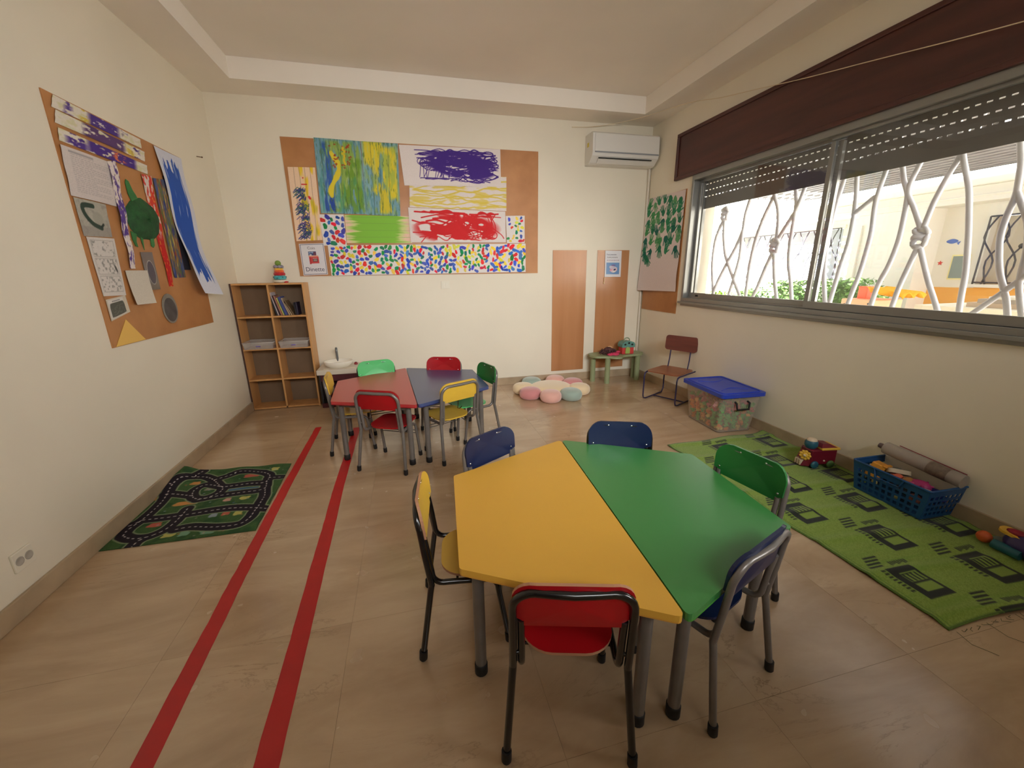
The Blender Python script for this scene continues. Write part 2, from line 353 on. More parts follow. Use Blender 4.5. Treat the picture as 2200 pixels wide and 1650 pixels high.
dr_ = struct('door_1', MB().box(.6, 1.2, YF - .10, YF - .05, 0, 2.15), mat('door_brown', (120, 84, 58), rough=.5), 'plain brown door added to close the unseen doorway behind the viewer', bevel=.002)  # added closed, keeps light from entering behind the camera
MB().lathe([(.0, 0), (.018, 0), (.022, .03), (.0, .05)], 12, M=Matrix.Translation((.70, YF - .05, 1.05)) @ Matrix.Rotation(-PI / 2, 4, 'X')).obj('door_handle', M_alu, dr_)
struct('ceiling', MB().box(-.2, W + .28, YF - .2, D + .2, H2, H2 + .18), M_ceil, 'plain recessed ceiling')
sl, sb, sr = 0.326, 0.324, 0.298
sof = MB()
sof.box(0, sl, YF, D, H1, H2 - .001); sof.box(W - sr, W, YF, D, H1, H2 - .001); sof.box(sl, W - sr, D - sb, D, H1, H2 - .001); sof.box(sl, W - sr, YF, YF + .33, H1, H2 - .001)
struct('trim_1', sof, M_ceil, 'dropped soffit border running round the recessed ceiling')
struct('baseboard_left', MB().box(0, .014, YF, D, 0, HB), M_skirt, 'beige stone skirting along the left wall', bevel=.003)
struct('baseboard_back', MB().box(.014, W - .014, D - .014, D, 0, HB), M_skirt, 'beige stone skirting along the far wall', bevel=.003)
struct('baseboard_right', MB().box(W - .014, W, YF, D, 0, HB), M_skirt, 'beige stone skirting under the window wall', bevel=.003)

lp = thing('fill_panel', 'wide added fill light panel on the wall behind the viewer', 'fill_light', (2.6, YF, 2.2)); MB().box(-1.15, 1.15, 0, .03, -.45, .45).obj('housing', mat('fill_panel_white', (220, 220, 216)), lp)  # unseen backing panel added for the rear fill light
lp = thing('fill_panel', 'added fill light panel on the window wall behind the viewer', 'fill_light', (W, -.72, 1.6)); MB().box(-.03, 0, -.68, .68, -.5, .5).obj('housing', mat('fill_panel_white'), lp)  # unseen backing panel added for the side fill light
# ---- window
M_pane = glass_mat('window_glass')
win = tag(bpy.data.objects.new('window_1', None), 'long aluminium sliding window with half lowered roller shutter', kind='structure'); COL.objects.link(win)
f = MB(); X0, X1 = W - .012, W + .10
f.box(X0, X1, WY0, WY1, WZ1 - .055, WZ1).box(X0, X1, WY0, WY1, WZ0, WZ0 + .035).box(X0, X1, WY1 - .03, WY1, WZ0 + .035, WZ1 - .055).box(X0, X1, WY0, WY0 + .03, WZ0 + .035, WZ1 - .055)
f.box(W + .040, W + .046, WY0 + .03, WY1 - .03, WZ0 + .035, WZ0 + .05).box(W + .072, W + .078, WY0 + .03, WY1 - .03, WZ0 + .035, WZ0 + .05)
f.obj('frame', M_alu, win, bevel=.0015)
MB().box(W - .035, W + .05, WY0 - .05, WY1 + .02, WZ0 - .022, WZ0).box(W - .006, W + .03, WY0 - .05, WY1 + .01, WZ0 - .045, WZ0 - .022).obj('sill', M_alu, win, bevel=.002)
def sash(y0, y1, x, ye=.032):
    z0, z1 = WZ0 + .037, WZ1 - .053
    s = MB().box(x, x + .024, y0, y1, z1 - .022, z1).box(x, x + .024, y0, y1, z0, z0 + .050).box(x, x + .024, y0, y0 + ye, z0 + .05, z1 - .03).box(x, x + .024, y1 - ye, y1, z0 + .05, z1 - .03)
    o = s.obj('sash', M_alu, win, bevel=.0015)
    MB().box(x + .010, x + .014, y0 + ye - .004, y1 - ye + .004, z0 + .046, z1 - .026).obj('pane', M_pane, o)
    return o
s1 = sash(1.82, WY1 - .032, W + .052); s2 = sash(WY0 + .032, 1.875, W + .016)
MB().box(W + .048, W + .054, 3.05, 3.085, WZ0 + .052, WZ0 + .068).obj('latch', M_dark, s1)
# roller shutter: slats with slotted hinge strips
M_slat = mat('shutter_slat', (96, 96, 94), rough=0.5, var=0.1)
XS = W + .140; gap_rows = [2.079, 2.024, 1.968]; zb = 1.858
edges = [2.155] + gap_rows + [zb]
yA, yB = WY0 + .02, WY1 - .01
for k in range(4):
    zt = edges[k] - .004 if k else edges[k]; z0 = edges[k + 1] + .004 if k < 3 else zb
    prof = [(0, z0), (.010, z0 + .004), (.012, (z0 + zt) / 2), (.010, zt - .004), (0, zt), (-.001, zt), (-.001, z0)]
    vs = [(XS + p, yA, z) for p, z in prof] + [(XS + p, yB, z) for p, z in prof]; n = len(prof)
    MB().add(vs, [(i, (i + 1) % n, n + (i + 1) % n, n + i) for i in range(n)] + [tuple(range(n)), tuple(range(n, 2 * n))[::-1]]).obj('shutter_slat', M_slat, win)
y = yA; br = MB(); k = 0
while y < yB:
    for zr in gap_rows: br.box(XS + .003, XS + .006, y, min(y + .022, yB), zr - .005, zr + .005)
    y += .045
br.obj('shutter_hinge', M_slat, win)
MB().box(XS - .012, XS + .018, WY1 - .02, WY1, WZ0, WZ1).box(XS - .012, XS + .018, WY0, WY0 + .02, WZ0, WZ1).obj('shutter_rail', M_alu, win)
# pelmet
M_mah = wood_mat('mahogany_veneer', (92, 48, 40), (66, 34, 30), scale=2.0, axis=1, rough=0.42)
pel = tag(thing('pelmet', 'dark reddish brown wooden shutter pelmet above the window', 'pelmet', (W - .0008, 1.5, 2.155)))
MB().box(-.022, 0, -1.35, 1.99, 0, .42).obj('board', M_mah, pel, bevel=.002)
MB().box(-.034, -.022, -1.35, 1.99, 0, .03).box(-.034, -.022, -1.35, 1.99, .39, .42).box(-.034, -.022, 1.955, 1.99, .03, .39).obj('moulding', M_mah, pel, bevel=.004)

# ---- window grille
BARS = {
 'A1': [(3.054, 1.739), (3.118, 1.604), (3.139, 1.42), (3.118, 1.246), (3.073, 1.039)],
 'A2': [(3.036, 1.737), (3.025, 1.611), (2.98, 1.444), (2.932, 1.353), (2.832, 1.202), (2.722, 1.042)],
 'B': [(2.757, 1.875), (2.785, 1.757), (2.793, 1.62), (2.852, 1.482), (2.94, 1.338), (3.031, 1.168), (3.074, 1.047)],
 'B2': [(2.793, 1.62), (2.788, 1.479), (2.791, 1.364), (2.829, 1.187), (2.865, 1.034)],
 'C': [(2.507, 1.861), (2.573, 1.718), (2.622, 1.565), (2.648, 1.416), (2.657, 1.262), (2.655, 1.045)],
 'C2': [(2.494, 1.859), (2.448, 1.765), (2.422, 1.65), (2.415, 1.50)],
 'D': [(2.305, 1.876), (2.281, 1.766), (2.279, 1.61), (2.277, 1.451), (2.26, 1.325), (2.22, 1.198), (2.179, 1.039)],
 'D2': [(2.232, 1.869), (2.274, 1.73), (2.329, 1.64), (2.405, 1.51)],
 'E1': [(2.425, 1.44), (2.484, 1.289), (2.54, 1.122), (2.578, 1.035)], 'E2': [(2.42, 1.44), (2.395, 1.301), (2.362, 1.169), (2.32, 1.037)],
 'F': [(1.936, 1.874), (1.954, 1.74), (1.967, 1.601), (1.968, 1.456), (1.958, 1.319), (1.941, 1.203), (1.9, 1.033)],
 'G': [(1.848, 1.872), (1.826, 1.742), (1.815, 1.585), (1.819, 1.447), (1.838, 1.317), (1.856, 1.147), (1.868, 1.029)],
 'Gx': [(1.812, 1.647), (1.762, 1.686), (1.700, 1.735)],
 'H': [(1.673, 1.87), (1.687, 1.778), (1.693, 1.672), (1.681, 1.52), (1.686, 1.398), (1.699, 1.261), (1.723, 1.118), (1.738, 1.028)],
 'I': [(1.58, 1.878), (1.552, 1.79), (1.52, 1.721), (1.512, 1.646), (1.508, 1.505), (1.514, 1.409), (1.535, 1.291), (1.569, 1.178), (1.587, 1.028)],
 'J': [(1.493, 1.867), (1.512, 1.801), (1.515, 1.72), (1.466, 1.63), (1.402, 1.50)], 'K': [(1.307, 1.866), (1.331, 1.798), (1.356, 1.71), (1.376, 1.627), (1.393, 1.50)],
 'L1': [(1.395, 1.42), (1.424, 1.28), (1.445, 1.172), (1.461, 1.034)], 'L2': [(1.392, 1.42), (1.346, 1.307), (1.297, 1.195), (1.255, 1.112), (1.217, 1.03)],
 'M': [(1.29, 1.87), (1.262, 1.792), (1.227, 1.696), (1.196, 1.56), (1.171, 1.433), (1.143, 1.26), (1.133, 1.137), (1.123, 1.03)],
 'N': [(1.069, 1.868), (1.047, 1.783), (1.035, 1.692), (1.031, 1.624), (1.041, 1.541), (1.044, 1.447), (1.03, 1.358), (1.005, 1.26), (0.969, 1.17), (0.947, 1.114), (0.924, 1.028)],
 'N2': [(1.033, 1.654), (0.998, 1.581), (0.956, 1.486), (.93, 1.35), (.92, 1.2), (.87, 1.03)], 'O': [(1.074, 1.03), (1.016, 1.101), (0.967, 1.162), (0.911, 1.236), (0.873, 1.283), (.80, 1.45), (.78, 1.87)]}
M_white_bar = mat('white_painted_iron', (246, 246, 250), rough=0.45, bump=0.2, bscale=90)
gr = thing('window_grille', 'white wrought iron security grille with knotted bars outside the window', 'grille', (W + .25, 1.8, 1.0))
for key, P in BARS.items():
    Q = [(0, y - 1.8, z - 1.0) for y, z in P]
    if P[0][1] > 1.85:      # goes on up behind the shutter
        dy = (P[0][0] - P[1][0]) / (P[0][1] - P[1][1]); Q = [(0, P[0][0] + dy * .2 - 1.8, 1.10)] + Q
    if P[-1][1] < 1.06: Q = Q + [(0, P[-1][0] - 1.8, 0.0)]
    MB().tube(smooth_path(Q, 5), .0145, 8).obj('bar', M_white_bar, gr)
for (ky, kz) in ((3.040, 1.80), (2.421, 1.475), (1.396, 1.463)):
    k_ = MB(); cy, cz = ky - 1.8, kz - 1.0
    for (dy, dz, ry, rz_, tl) in ((0, .035, .034, .020, .3), (0.004, .018, .030, .018, -.4), (-.006, -.03, .026, .036, .9), (.010, -.03, .026, .036, -.9)):
        k_.tube([(.016 * math.sin(2 * a), cy + dy + ry * math.cos(a) * math.cos(tl) - rz_ * math.sin(a) * math.sin(tl), cz + dz + ry * math.cos(a) * math.sin(tl) + rz_ * math.sin(a) * math.cos(tl)) for a in [2 * PI * i / 16 for i in range(16)]], .0135, 8, closed=True)
    k_.obj('knot', M_white_bar, gr)
MB().tube([(0, -1.4, 0.012), (0, 1.42, 0.012)], .011, 8).tube([(0, -1.4, 1.10), (0, 1.42, 1.10)], .011, 8).obj('rail', M_white_bar, gr)
#@@OUTSIDE@@
# ================================================================= OUTSIDE
M_fac = wall_mat('white_facade_render', (238, 236, 228)); M_och = wall_mat('ochre_facade_paint', (222, 165, 84)); M_pave = mat('courtyard_paving', (188, 180, 168), rough=0.8, var=0.2, vscale=4)
M_iron = mat('black_iron', (52, 50, 56), rough=0.5); M_leaf = mat('hedge_leaf', (112, 156, 70), rough=0.5, col2=(60, 104, 44), vscale=9); M_leaf2 = mat('strap_leaf', (168, 204, 84), rough=0.5, col2=(96, 150, 50), vscale=6)
struct('ground', MB().box(W + .28, 24, -8, 16, -.12, -.02), M_pave, 'pale paved courtyard outside the window')
bld = thing('neighbouring_building', 'white rendered building across the courtyard with ochre lower wall', 'building', (8.5, 3.0, -.02))
by = lambda y: y - 3.0
wb = MB().box(0, .25, by(-12), by(2.30), 1.04, 3.1).box(0, .25, by(3.18), by(4.98), 1.04, 3.1).box(0, .25, by(7.05), by(12), 0, 3.1).box(0, .25, by(2.30), by(3.18), 1.90, 3.1).box(0, .25, by(4.98), by(7.05), 1.96, 3.1).box(0, .25, by(4.55), by(7.05), 0, 1.10)
wb.obj('wall', M_fac, bld)
MB().box(-.01, .25, by(1.9), by(3.66), 0, 1.04).box(-.008, .25, by(2.30), by(3.18), 1.04, 1.09).obj('lower_wall', M_och, bld)
MB().box(-.01, .25, by(-12), by(1.9), 0, 1.04).obj('lower_wall', M_fac, bld)  # unseen stretch made white so its bounced light stays bright and neutral
MB().box(-.295, 0, by(3.66), by(4.55), 0, 2.039).box(-.335, -.295, by(3.66), by(3.76), 0, 2.039).box(-.325, -.295, by(4.46), by(4.55), 0, 1.9).obj('pier', M_fac, bld)
MB().box(-.36, 0, by(-12), by(12), 2.22, 2.30).box(-.30, 0, by(-12), by(12), 2.04, 2.22).box(-.32, 0, by(-5), by(12), 2.10, 2.12).obj('eave', M_fac, bld, bevel=.01)
MB().box(0, .3, by(-12), by(12), 3.1, 3.2).obj('parapet', mat('parapet_green', (196, 214, 202), rough=.8), bld)
def far_grille(name, y0, y1, z0, z1, n, backcol):
    MB().box(.10, .14, by(y0), by(y1), z0, z1).obj('window', mat(backcol[0], backcol[1], rough=.6), bld)
    w_ = MB().box(-.03, .02, by(y0) - .04, by(y1) + .04, z1, z1 + .05).box(-.05, .03, by(y0) - .05, by(y1) + .05, z0 - .04, z0); w_.obj('window_surround', M_fac, bld)
    g = MB().tube([(-.05, by(y0), z0 + .02), (-.05, by(y1), z0 + .02)], .009, 6).tube([(-.05, by(y0), z1), (-.05, by(y1), z1)], .009, 6).tube([(-.05, by(y0), z0), (-.05, by(y0), z1)], .009, 6).tube([(-.05, by(y1), z0), (-.05, by(y1), z1)], .009, 6)
    g = g.obj('iron_grille', M_iron, bld)
    for i in range(n):
        yy = by(y0) + (y1 - y0) * (i + .5) / n; a = (.05 if i % 2 else -.05)
        MB().tube(smooth_path([(-.05, yy + a * .6, z0), (-.05, yy + a * 1.6, z0 + (z1 - z0) * .35), (-.05, yy - a * 1.2, z0 + (z1 - z0) * .7), (-.05, yy + a * .5, z1)], 4), .0085, 6).obj('grille_bar', M_iron, g)
        if i % 4 == 1: MB().sphere((-.05, yy, z0 + (z1 - z0) * .55), .03, 8, 6).obj('grille_knot', M_iron, g)
far_grille('a', 4.98, 7.05, 1.10, 1.92, 16, ('shuttered_pane', (176, 182, 190))); far_grille('b', 2.30, 3.18, 1.09, 1.88, 9, ('beige_curtain', (206, 198, 182)))
fs = MB(); fs.add([(-.004, .52 + math.cos(a) * .05 * (1 + .3 * math.cos(2 * a)) , 1.62 + math.sin(a) * .03) for a in [2 * PI * i / 14 for i in range(14)]] + [(-.004, .47, 1.60), (-.004, .45, 1.57), (-.004, .43, 1.62)], [tuple(range(14)), (14, 15, 16)])
tag(fs.obj('wall_sticker', mat('sticker_blue', (64, 96, 176)), None, loc=(8.5, 3.0, -.02)), 'small blue fish sticker on the white porch wall', 'sticker')
st = MB().add([(-.004, .59 + (.035 if i % 2 == 0 else .015) * math.sin(i * PI / 5), 1.35 + (.035 if i % 2 == 0 else .015) * math.cos(i * PI / 5)) for i in range(10)], [tuple(range(10))])
tag(st.obj('wall_sticker', mat('sticker_red', (200, 60, 60)), None, loc=(8.5, 3.0, -.02)), 'small red star sticker on the white porch wall', 'sticker')
nb = thing('notice_board', 'grey notice board with pale yellow frame on the porch wall', 'board', (8.5, 3.38, 1.12))
MB().box(-.02, 0, -.09, .09, 0, .31).obj('frame', mat('pale_yellow_frame', (232, 222, 160)), nb); MB().box(-.024, -.02, -.075, .075, .018, .292).obj('panel', mat('slate_panel', (120, 134, 132)), nb)
struct('shade_slab', MB().box(W + .28, W + 2.95, 2.25, 4.6, 3.25, 3.4), M_fac, 'unseen flat slab added to shade the facade across the courtyard')  # added out of view to keep the sun off the visible facade
# pergola of woven slats
M_per = mat('pergola_slat', (98, 96, 98), rough=.7)
pg = thing('pergola', 'grey slatted pergola roof hanging over the courtyard', 'pergola', (W + .3, 3.4, 2.34))
for i in range(21): MB().box(.5 + i * .137, .5 + i * .137 + .085, -2.6, 1.9, 0, .012).obj('slat', M_per, pg)
for i in range(16): MB().box(.45, 3.35, -2.5 + i * .28, -2.5 + i * .28 + .10, .012, .026).obj('cross_slat', M_per, pg)
MB().box(0, 3.85, 1.86, 1.92, .026, .09).box(0, 3.85, -2.62, -2.56, .026, .09).obj('beam', M_per, pg)
MB().box(.4, .46, -2.6, 1.9, .0, .05).box(3.3, 3.36, -2.6, 1.9, .0, .05).obj('rim', M_per, pg)
# plants
def bush(name, label, x0, x1, y0, y1, h, n, m=M_leaf, ls=.035, group=None):
    t = thing(name, label, 'plant', ((x0 + x1) / 2, (y0 + y1) / 2, -.02), group=group); b = MB(); rs = random.Random(int(y0 * 100)); hx, hy = (x1 - x0) / 2, (y1 - y0) / 2
    for i in range(n):
        while True:
            p = Vector((rs.uniform(-1, 1), rs.uniform(-1, 1), rs.uniform(-1, 1)))
            l = p.length
            if .72 < (abs(p.x) ** 4 + abs(p.y) ** 4 + abs(p.z) ** 4) ** .25 < 1.03: break
        c = Vector((p.x * hx, p.y * hy, h * .55 + p.z * h * .45)); a = Vector((rs.gauss(0, 1), rs.gauss(0, 1), rs.gauss(0, 1))).normalized(); q = a.orthogonal().normalized(); s = ls * rs.uniform(.6, 1.2)
        b.add([c - a * s, c + q * s * .45, c + a * s, c - q * s * .45], [(0, 1, 2, 3)])
    b.obj('foliage', m, t); MB().tube([(0, 0, 0), (0, 0, h * .6)], .02, 6).tube([(0, hy * .5, 0), (0.02, hy * .4, h * .6)], .02, 6).obj('stem', mat('bark', (96, 74, 54)), t)
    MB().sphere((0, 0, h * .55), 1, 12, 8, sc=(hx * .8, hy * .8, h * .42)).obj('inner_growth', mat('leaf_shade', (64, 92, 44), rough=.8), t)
bush('hedge', 'clipped green hedge seen through the right hand window pane', 6.9, 7.5, 3.36, 4.16, 1.17, 2800)
bush('hedge', 'clipped green hedge beside the window meeting stile', 6.9, 7.5, 4.22, 4.95, 1.14, 2400)
bush('shrub', 'low green shrub in front of the strap leaved plant', 6.9, 7.5, 5.0, 5.9, 1.0, 2200)
sp_ = thing('strap_leaved_plant', 'yellow green strap leaved plant at the left end of the window', 'plant', (6.15, 4.80, -.02)); b = MB()
for i in range(60):
    rs = random.Random(i); a = rs.uniform(0, 2 * PI); L = rs.uniform(.35, .62); w = rs.uniform(.012, .022); h0 = .82; P = []
    for k in range(6):
        t = k / 5; rr = L * t * .8; P.append(Vector((math.cos(a) * rr, math.sin(a) * rr, h0 + L * (.95 * t - .75 * t * t) + rs.uniform(0, .02))))
    sd = Vector((-math.sin(a), math.cos(a), 0)); vs = []
    for k, p in enumerate(P): ww = w * math.sin(PI * min(1, (k + .6) / 5.6)); vs += [p - sd * ww, p + sd * ww]
    b.add(vs, [(2 * k, 2 * k + 1, 2 * k + 3, 2 * k + 2) for k in range(5)])
b.obj('leaves', M_leaf2, sp_); MB().tube([(0, 0, 0), (0, 0, .86)], .05, 8).obj('stem', mat('bark'), sp_)
# courtyard things
cb = thing('play_cabinet', 'salmon pink plastic play cabinet with round holes', 'toy', (6.3, 2.80, -.02)); MB().box(-.2, .2, -.16, .16, 0, .99).obj('body', mat('salmon_plastic', (236, 176, 138), rough=.5), cb, bevel=.01)
for (yy, zz) in ((-.12, .95), (.02, .80), (.12, .93), (-.1, .75)): MB().lathe([(0, 0), (.012, 0), (.012, .004), (0, .004)], 10, M=Matrix.Translation((-.2, yy, zz)) @ Matrix.Rotation(-PI / 2, 4, 'Y')).obj('hole', M_dark, cb)
t = thing('storage_tin', 'small orange red box standing on the salmon play cabinet', 'box', (6.3, 2.87, .97)); MB().box(-.05, .05, -.045, .045, 0, .115).obj('body', mat('orange_red', (240, 96, 60)), t, bevel=.004); MB().box(-.052, .052, -.047, .047, .115, .125).obj('lid', mat('orange_red'), t)
cv = Canvas(.34, .26, (232, 176, 60), res=.02); o = sheet('yellow_cloth', cv, [(6.15, 2.42, .99), (6.45, 2.42, .99), (6.45, 2.76, .99), (6.15, 2.76, .99)], off=lambda u, v: .06 * np.abs(np.sin(u * 7 + v * 5)) + .05 * v, N=(0, 0, 1), thick=.004); tag(o, 'crumpled yellow cloth thrown over the play cabinet', 'cloth')
M_wtab = mat('white_table_paint', (232, 226, 208), rough=.5)
t = thing('courtyard_table', 'white courtyard table loaded with cardboard and papers', 'table', (6.05, 1.45, -.02))
MB().box(-.3, .3, -.62, .62, .96, 1.0).obj('tabletop', M_wtab, t, bevel=.004); MB().box(-.28, .28, -.58, .58, .91, .96).obj('apron', M_wtab, t)
for a in (-.26, .26):
    for c in (-.56, .56): MB().box(a - .025, a + .025, c - .025, c + .025, 0, .91).obj('leg', M_wtab, t)
for i, (yy, zz, w, h, cl) in enumerate(((1.55, .98, .25, .035, (176, 158, 140)), (1.52, 1.015, .22, .03, (150, 140, 132)), (1.50, 1.045, .18, .02, (214, 210, 200)), (1.05, .98, .2, .05, (110, 104, 100)))):
    tag(MB().box(-.18, .18, -w, w, 0, h).obj('cardboard_sheet', mat('card_%d' % i, cl), None, loc=(6.05, yy, zz), bevel=.003), ['brown cardboard at the bottom of the pile on the courtyard table', 'grey card in the middle of the pile on the courtyard table', 'pale paper on top of the pile on the courtyard table', 'dark flat case on the near end of the courtyard table'][i], 'cardboard')
t = thing('drawer_unit', 'brown drawer unit under the white courtyard table', 'drawers', (6.45, 1.62, -.02)); MB().box(-.1, .15, -.3, .3, 0, .88).obj('body', mat('brown_drawers', (176, 116, 84)), t)
for k in range(3): MB().box(-.115, -.1, -.27, .27, .06 + k * .28, .30 + k * .28).obj('drawer', mat('brown_drawers'), t, bevel=.004)

# ================================================================= WALL FIXTURES
M_acw = mat('ac_white', (226, 224, 218), rough=.35)
ac = thing('air_conditioner', 'white split air conditioner high in the far right corner', 'air conditioner', (3.905, D, 2.37))
pr = [(0, 0), (0, .29), (-.165, .29), (-.192, .275), (-.198, .10), (-.185, .065), (-.12, .012), (-.09, 0)]
n = len(pr); vs = [(x, y_, z_) for x in (-.385, .385) for y_, z_ in pr]
MB().add(vs, [(i, n + i, n + (i + 1) % n, (i + 1) % n) for i in range(n)] + [tuple(range(n)), tuple(range(n, 2 * n))[::-1]]).obj('body', M_acw, ac, bevel=.006)
MB().box(-.36, .375, -.203, -.196, .105, .268).obj('front_panel', M_acw, ac, bevel=.003)
MB().box(-.36, .375, -.2035, -.198, .092, .103).obj('trim_line', mat('ac_grey', (150, 152, 158), rough=.3), ac)
MB().add([(-.31, -.172, .040), (.31, -.172, .040), (.31, -.125, .008), (-.31, -.125, .008), (-.31, -.176, .038), (.31, -.176, .038), (.31, -.129, .004), (-.31, -.129, .004)], [(0, 1, 2, 3), (4, 7, 6, 5), (0, 4, 5, 1), (1, 5, 6, 2), (2, 6, 7, 3), (3, 7, 4, 0)]).obj('louvre', M_acw, ac)
MB().add([(-.31, -.183, .052), (.31, -.183, .052), (.31, -.176, .044), (-.31, -.176, .044)], [(0, 3, 2, 1)]).obj('air_slot', M_dark, ac)
MB().box(-.387, -.385, -.10, -.06, .165, .205).obj('energy_sticker', mat('sticker_yellow', (210, 190, 60)), ac)
tag(MB().tube([(0, 0, .088), (0, 0, 2.37)], .013, 8).tube([(.0, 0, 2.25), (.0, 0, 2.37)], .016, 8).obj('drain_pipe', mat('white_pvc', (222, 214, 198), rough=.5), None, loc=(W - .02, D - .018, 0)), 'thin white pipe running down the corner below the air conditioner', 'pipe')
sk = thing('light_switch', 'square white rocker switch on the far wall below the paintings', 'switch', (1.965, D, 1.12)); MB().box(-.045, .045, -.010, 0, 0, .078).obj('plate', mat('switch_plastic', (232, 226, 208), rough=.4), sk, bevel=.003)
MB().box(-.028, -.001, -.014, -.010, .014, .064).obj('rocker', mat('switch_plastic'), sk, bevel=.002); MB().box(.001, .028, -.014, -.010, .014, .064).obj('rocker', mat('switch_plastic'), sk, bevel=.002)
so = thing('wall_socket', 'white double power socket low on the left wall', 'socket', (0, 1.305, .175)); MB().box(0, .010, -.045, .045, 0, .08).obj('plate', mat('switch_plastic'), so, bevel=.003)
for yy in (-.02, .02): MB().lathe([(.018, .0), (.018, .0012), (.015, .0012), (.014, .0004), (0, .0004)], 16, M=Matrix.Translation((.010, yy, .04)) @ Matrix.Rotation(PI / 2, 4, 'Y')).obj('outlet', mat('socket_grey', (176, 170, 158), rough=.4), so)
tag(MB().tube([(0, 0, 0), (.035, .004, -.004)], .003, 6).sphere((.037, .004, -.004), .006, 8, 6).obj('nail', mat('old_nail', (110, 84, 60), rough=.5, metal=.6), None, loc=(0, 3.646, 2.215)), 'rusty nail sticking out of the left wall near the corner', 'nail')
P = [(3.36, 3.992, 2.735), (3.55, 3.985, 2.748), (3.80, 3.93, 2.772), (4.02, 3.72, 2.785), (4.20, 3.25, 2.76), (4.265, 2.90, 2.685), (4.268, 2.55, 2.62), (4.268, 2.1, 2.525), (4.268, 1.7, 2.44), (4.268, 1.25, 2.36), (4.268, .9, 2.30), (4.268, .3, 2.2)]
rs = random.Random(3); P = [(a, b, c + (rs.uniform(-.006, .006) if i else 0)) for i, (a, b, c) in enumerate(P)]
tag(MB().tube(smooth_path(P, 6), .0028, 6).obj('string', mat('white_string', (226, 208, 176), rough=.7)), 'thin white string strung from the far wall across the pelmet', 'string')

# ================================================================= BOARDS
def board(name, label, plane, a0, a1, z0, z1, t=.006):
    if plane == 'back': mb = MB().box(a0, a1, D - t, D - .0002, z0, z1)
    elif plane == 'left': mb = MB().box(.0002, t, a0, a1, z0, z1)
    else: mb = MB().box(W - t, W - .0002, a0, a1, z0, z1)
    return tag(mb.obj(name, M_board), label, 'board')
board('pin_board', 'large brown hardboard pin board covered in paintings on the far wall', 'back', .556, 2.996, 1.269, 2.487)
board('pin_board', 'square brown pin board of craft work on the left wall', 'left', 2.119, 3.334, .918, 2.132)
M_board2 = wood_mat('varnished_plywood', (196, 142, 98), (180, 124, 80), scale=1.1, axis=2, rough=.28, coat=.25)
tag(MB().box(3.174, 3.581, D - .008, D - .0002, .126, 1.513).obj('tall_panel', M_board2), 'tall bare varnished plywood panel on the far wall', 'panel')
tag(MB().box(3.716, 4.116, D - .008, D - .0002, .126, 1.513).obj('tall_panel', M_board2), 'tall varnished plywood panel with a blue poster at its top', 'panel')
board('pin_board', 'narrow brown pin board half hidden by the handprint paper', 'right', 3.30, 3.96, .837, 2.055)
Rc = random.Random(11)
RED, BLU, GRN, YEL, PUR, TEAL = (206, 38, 46), (52, 84, 176), (26, 128, 74), (236, 210, 66), (74, 40, 140), (40, 150, 150)
def back_sheet(name, cv, c, label, cat='painting', n=.009, off=None, group=None, material=None, mask=None):
    C = [(x, D - n, z) for x, z in c]; return tag(sheet(name, cv, C, off=off, N=(0, -1, 0), material=material, mask=mask), label, cat, group)
def curl(a=.004, k=3.0, s=0.0): return lambda u, v: a * (np.sin(u * k + s) ** 2) * (1 - .5 * v) + a * .5 * np.sin(v * 5 + s) ** 2
PINK = (238, 202, 180)
# narrow plank painting
c = Canvas(.235, .64, (240, 208, 176), seed=3)
c.mix(np.clip((c.n(.03, .12, 2, 1) - .52) * 6, 0, 1) * (c.X > .09), (236, 200, 50)); c.mix(np.clip((c.n(.04, .2, 2, 2) - .62) * 6, 0, 1) * (c.X > .07) * (c.Y < .45), (190, 176, 50))
for i in range(90):
    x = Rc.uniform(.03, .10) + .02; y_ = Rc.uniform(.02, .46); c.stroke([(x - .03, y_ - .012), (x, y_ + .012), (x + .025, y_ - .006), (x + .03, y_ + .016)], .006, Rc.choice([(62, 48, 130), (40, 60, 120), (40, 90, 90)]), .85)
c.rect(.10, .15, .49, .50, RED); c.ell(.12, .55, .006, .006, RED); c.ell(.16, .38, .01, .018, RED, .5)
for k in range(1, 5): c.rect(.047 * k, .047 * k + .003, 0, .64, (120, 84, 60), .7)
back_sheet('plank_painting', c, [(.570, 1.594), (.803, 1.606), (.820, 2.244), (.586, 2.239)], 'narrow peach planked painting with indigo scribbles and yellow', off=curl(.004))
# blue green plank painting pair
def planks(w, h, seed, cols, px):
    c = Canvas(w, h, (118, 160, 176), seed=seed)
    c.mix(np.clip((c.n(.12, .5, 2, 9) - .3) * 2, 0, 1), (150, 190, 198), .6); c.mix(np.clip((c.n(.012, .10, 3, 10) - .55) * 8, 0, 1), (70, 130, 130), .55)
    for k, (col, cw, ch, th, x0, x1, y0, y1, st) in enumerate(cols):
        m = np.clip((c.n(cw, ch, 3, 20 + k) - th) * 9, 0, 1); e = .03
        m = m * np.clip((c.X - x0) / e, 0, 1) * np.clip((x1 - c.X) / e, 0, 1) * np.clip((c.Y - y0) / e, 0, 1) * np.clip((y1 - c.Y) / e, 0, 1); c.mix(m, col, st)
    c.mix(np.clip((c.n(.010, .06, 3, 77) - .62) * 9, 0, 1), (78, 110, 60), .6); c.mix(np.clip((c.n(.014, .09, 3, 78) - .66) * 9, 0, 1), (190, 206, 150), .5)
    for x in px: c.rect(x, x + .003, 0, h, (44, 62, 84), .75)
    return c
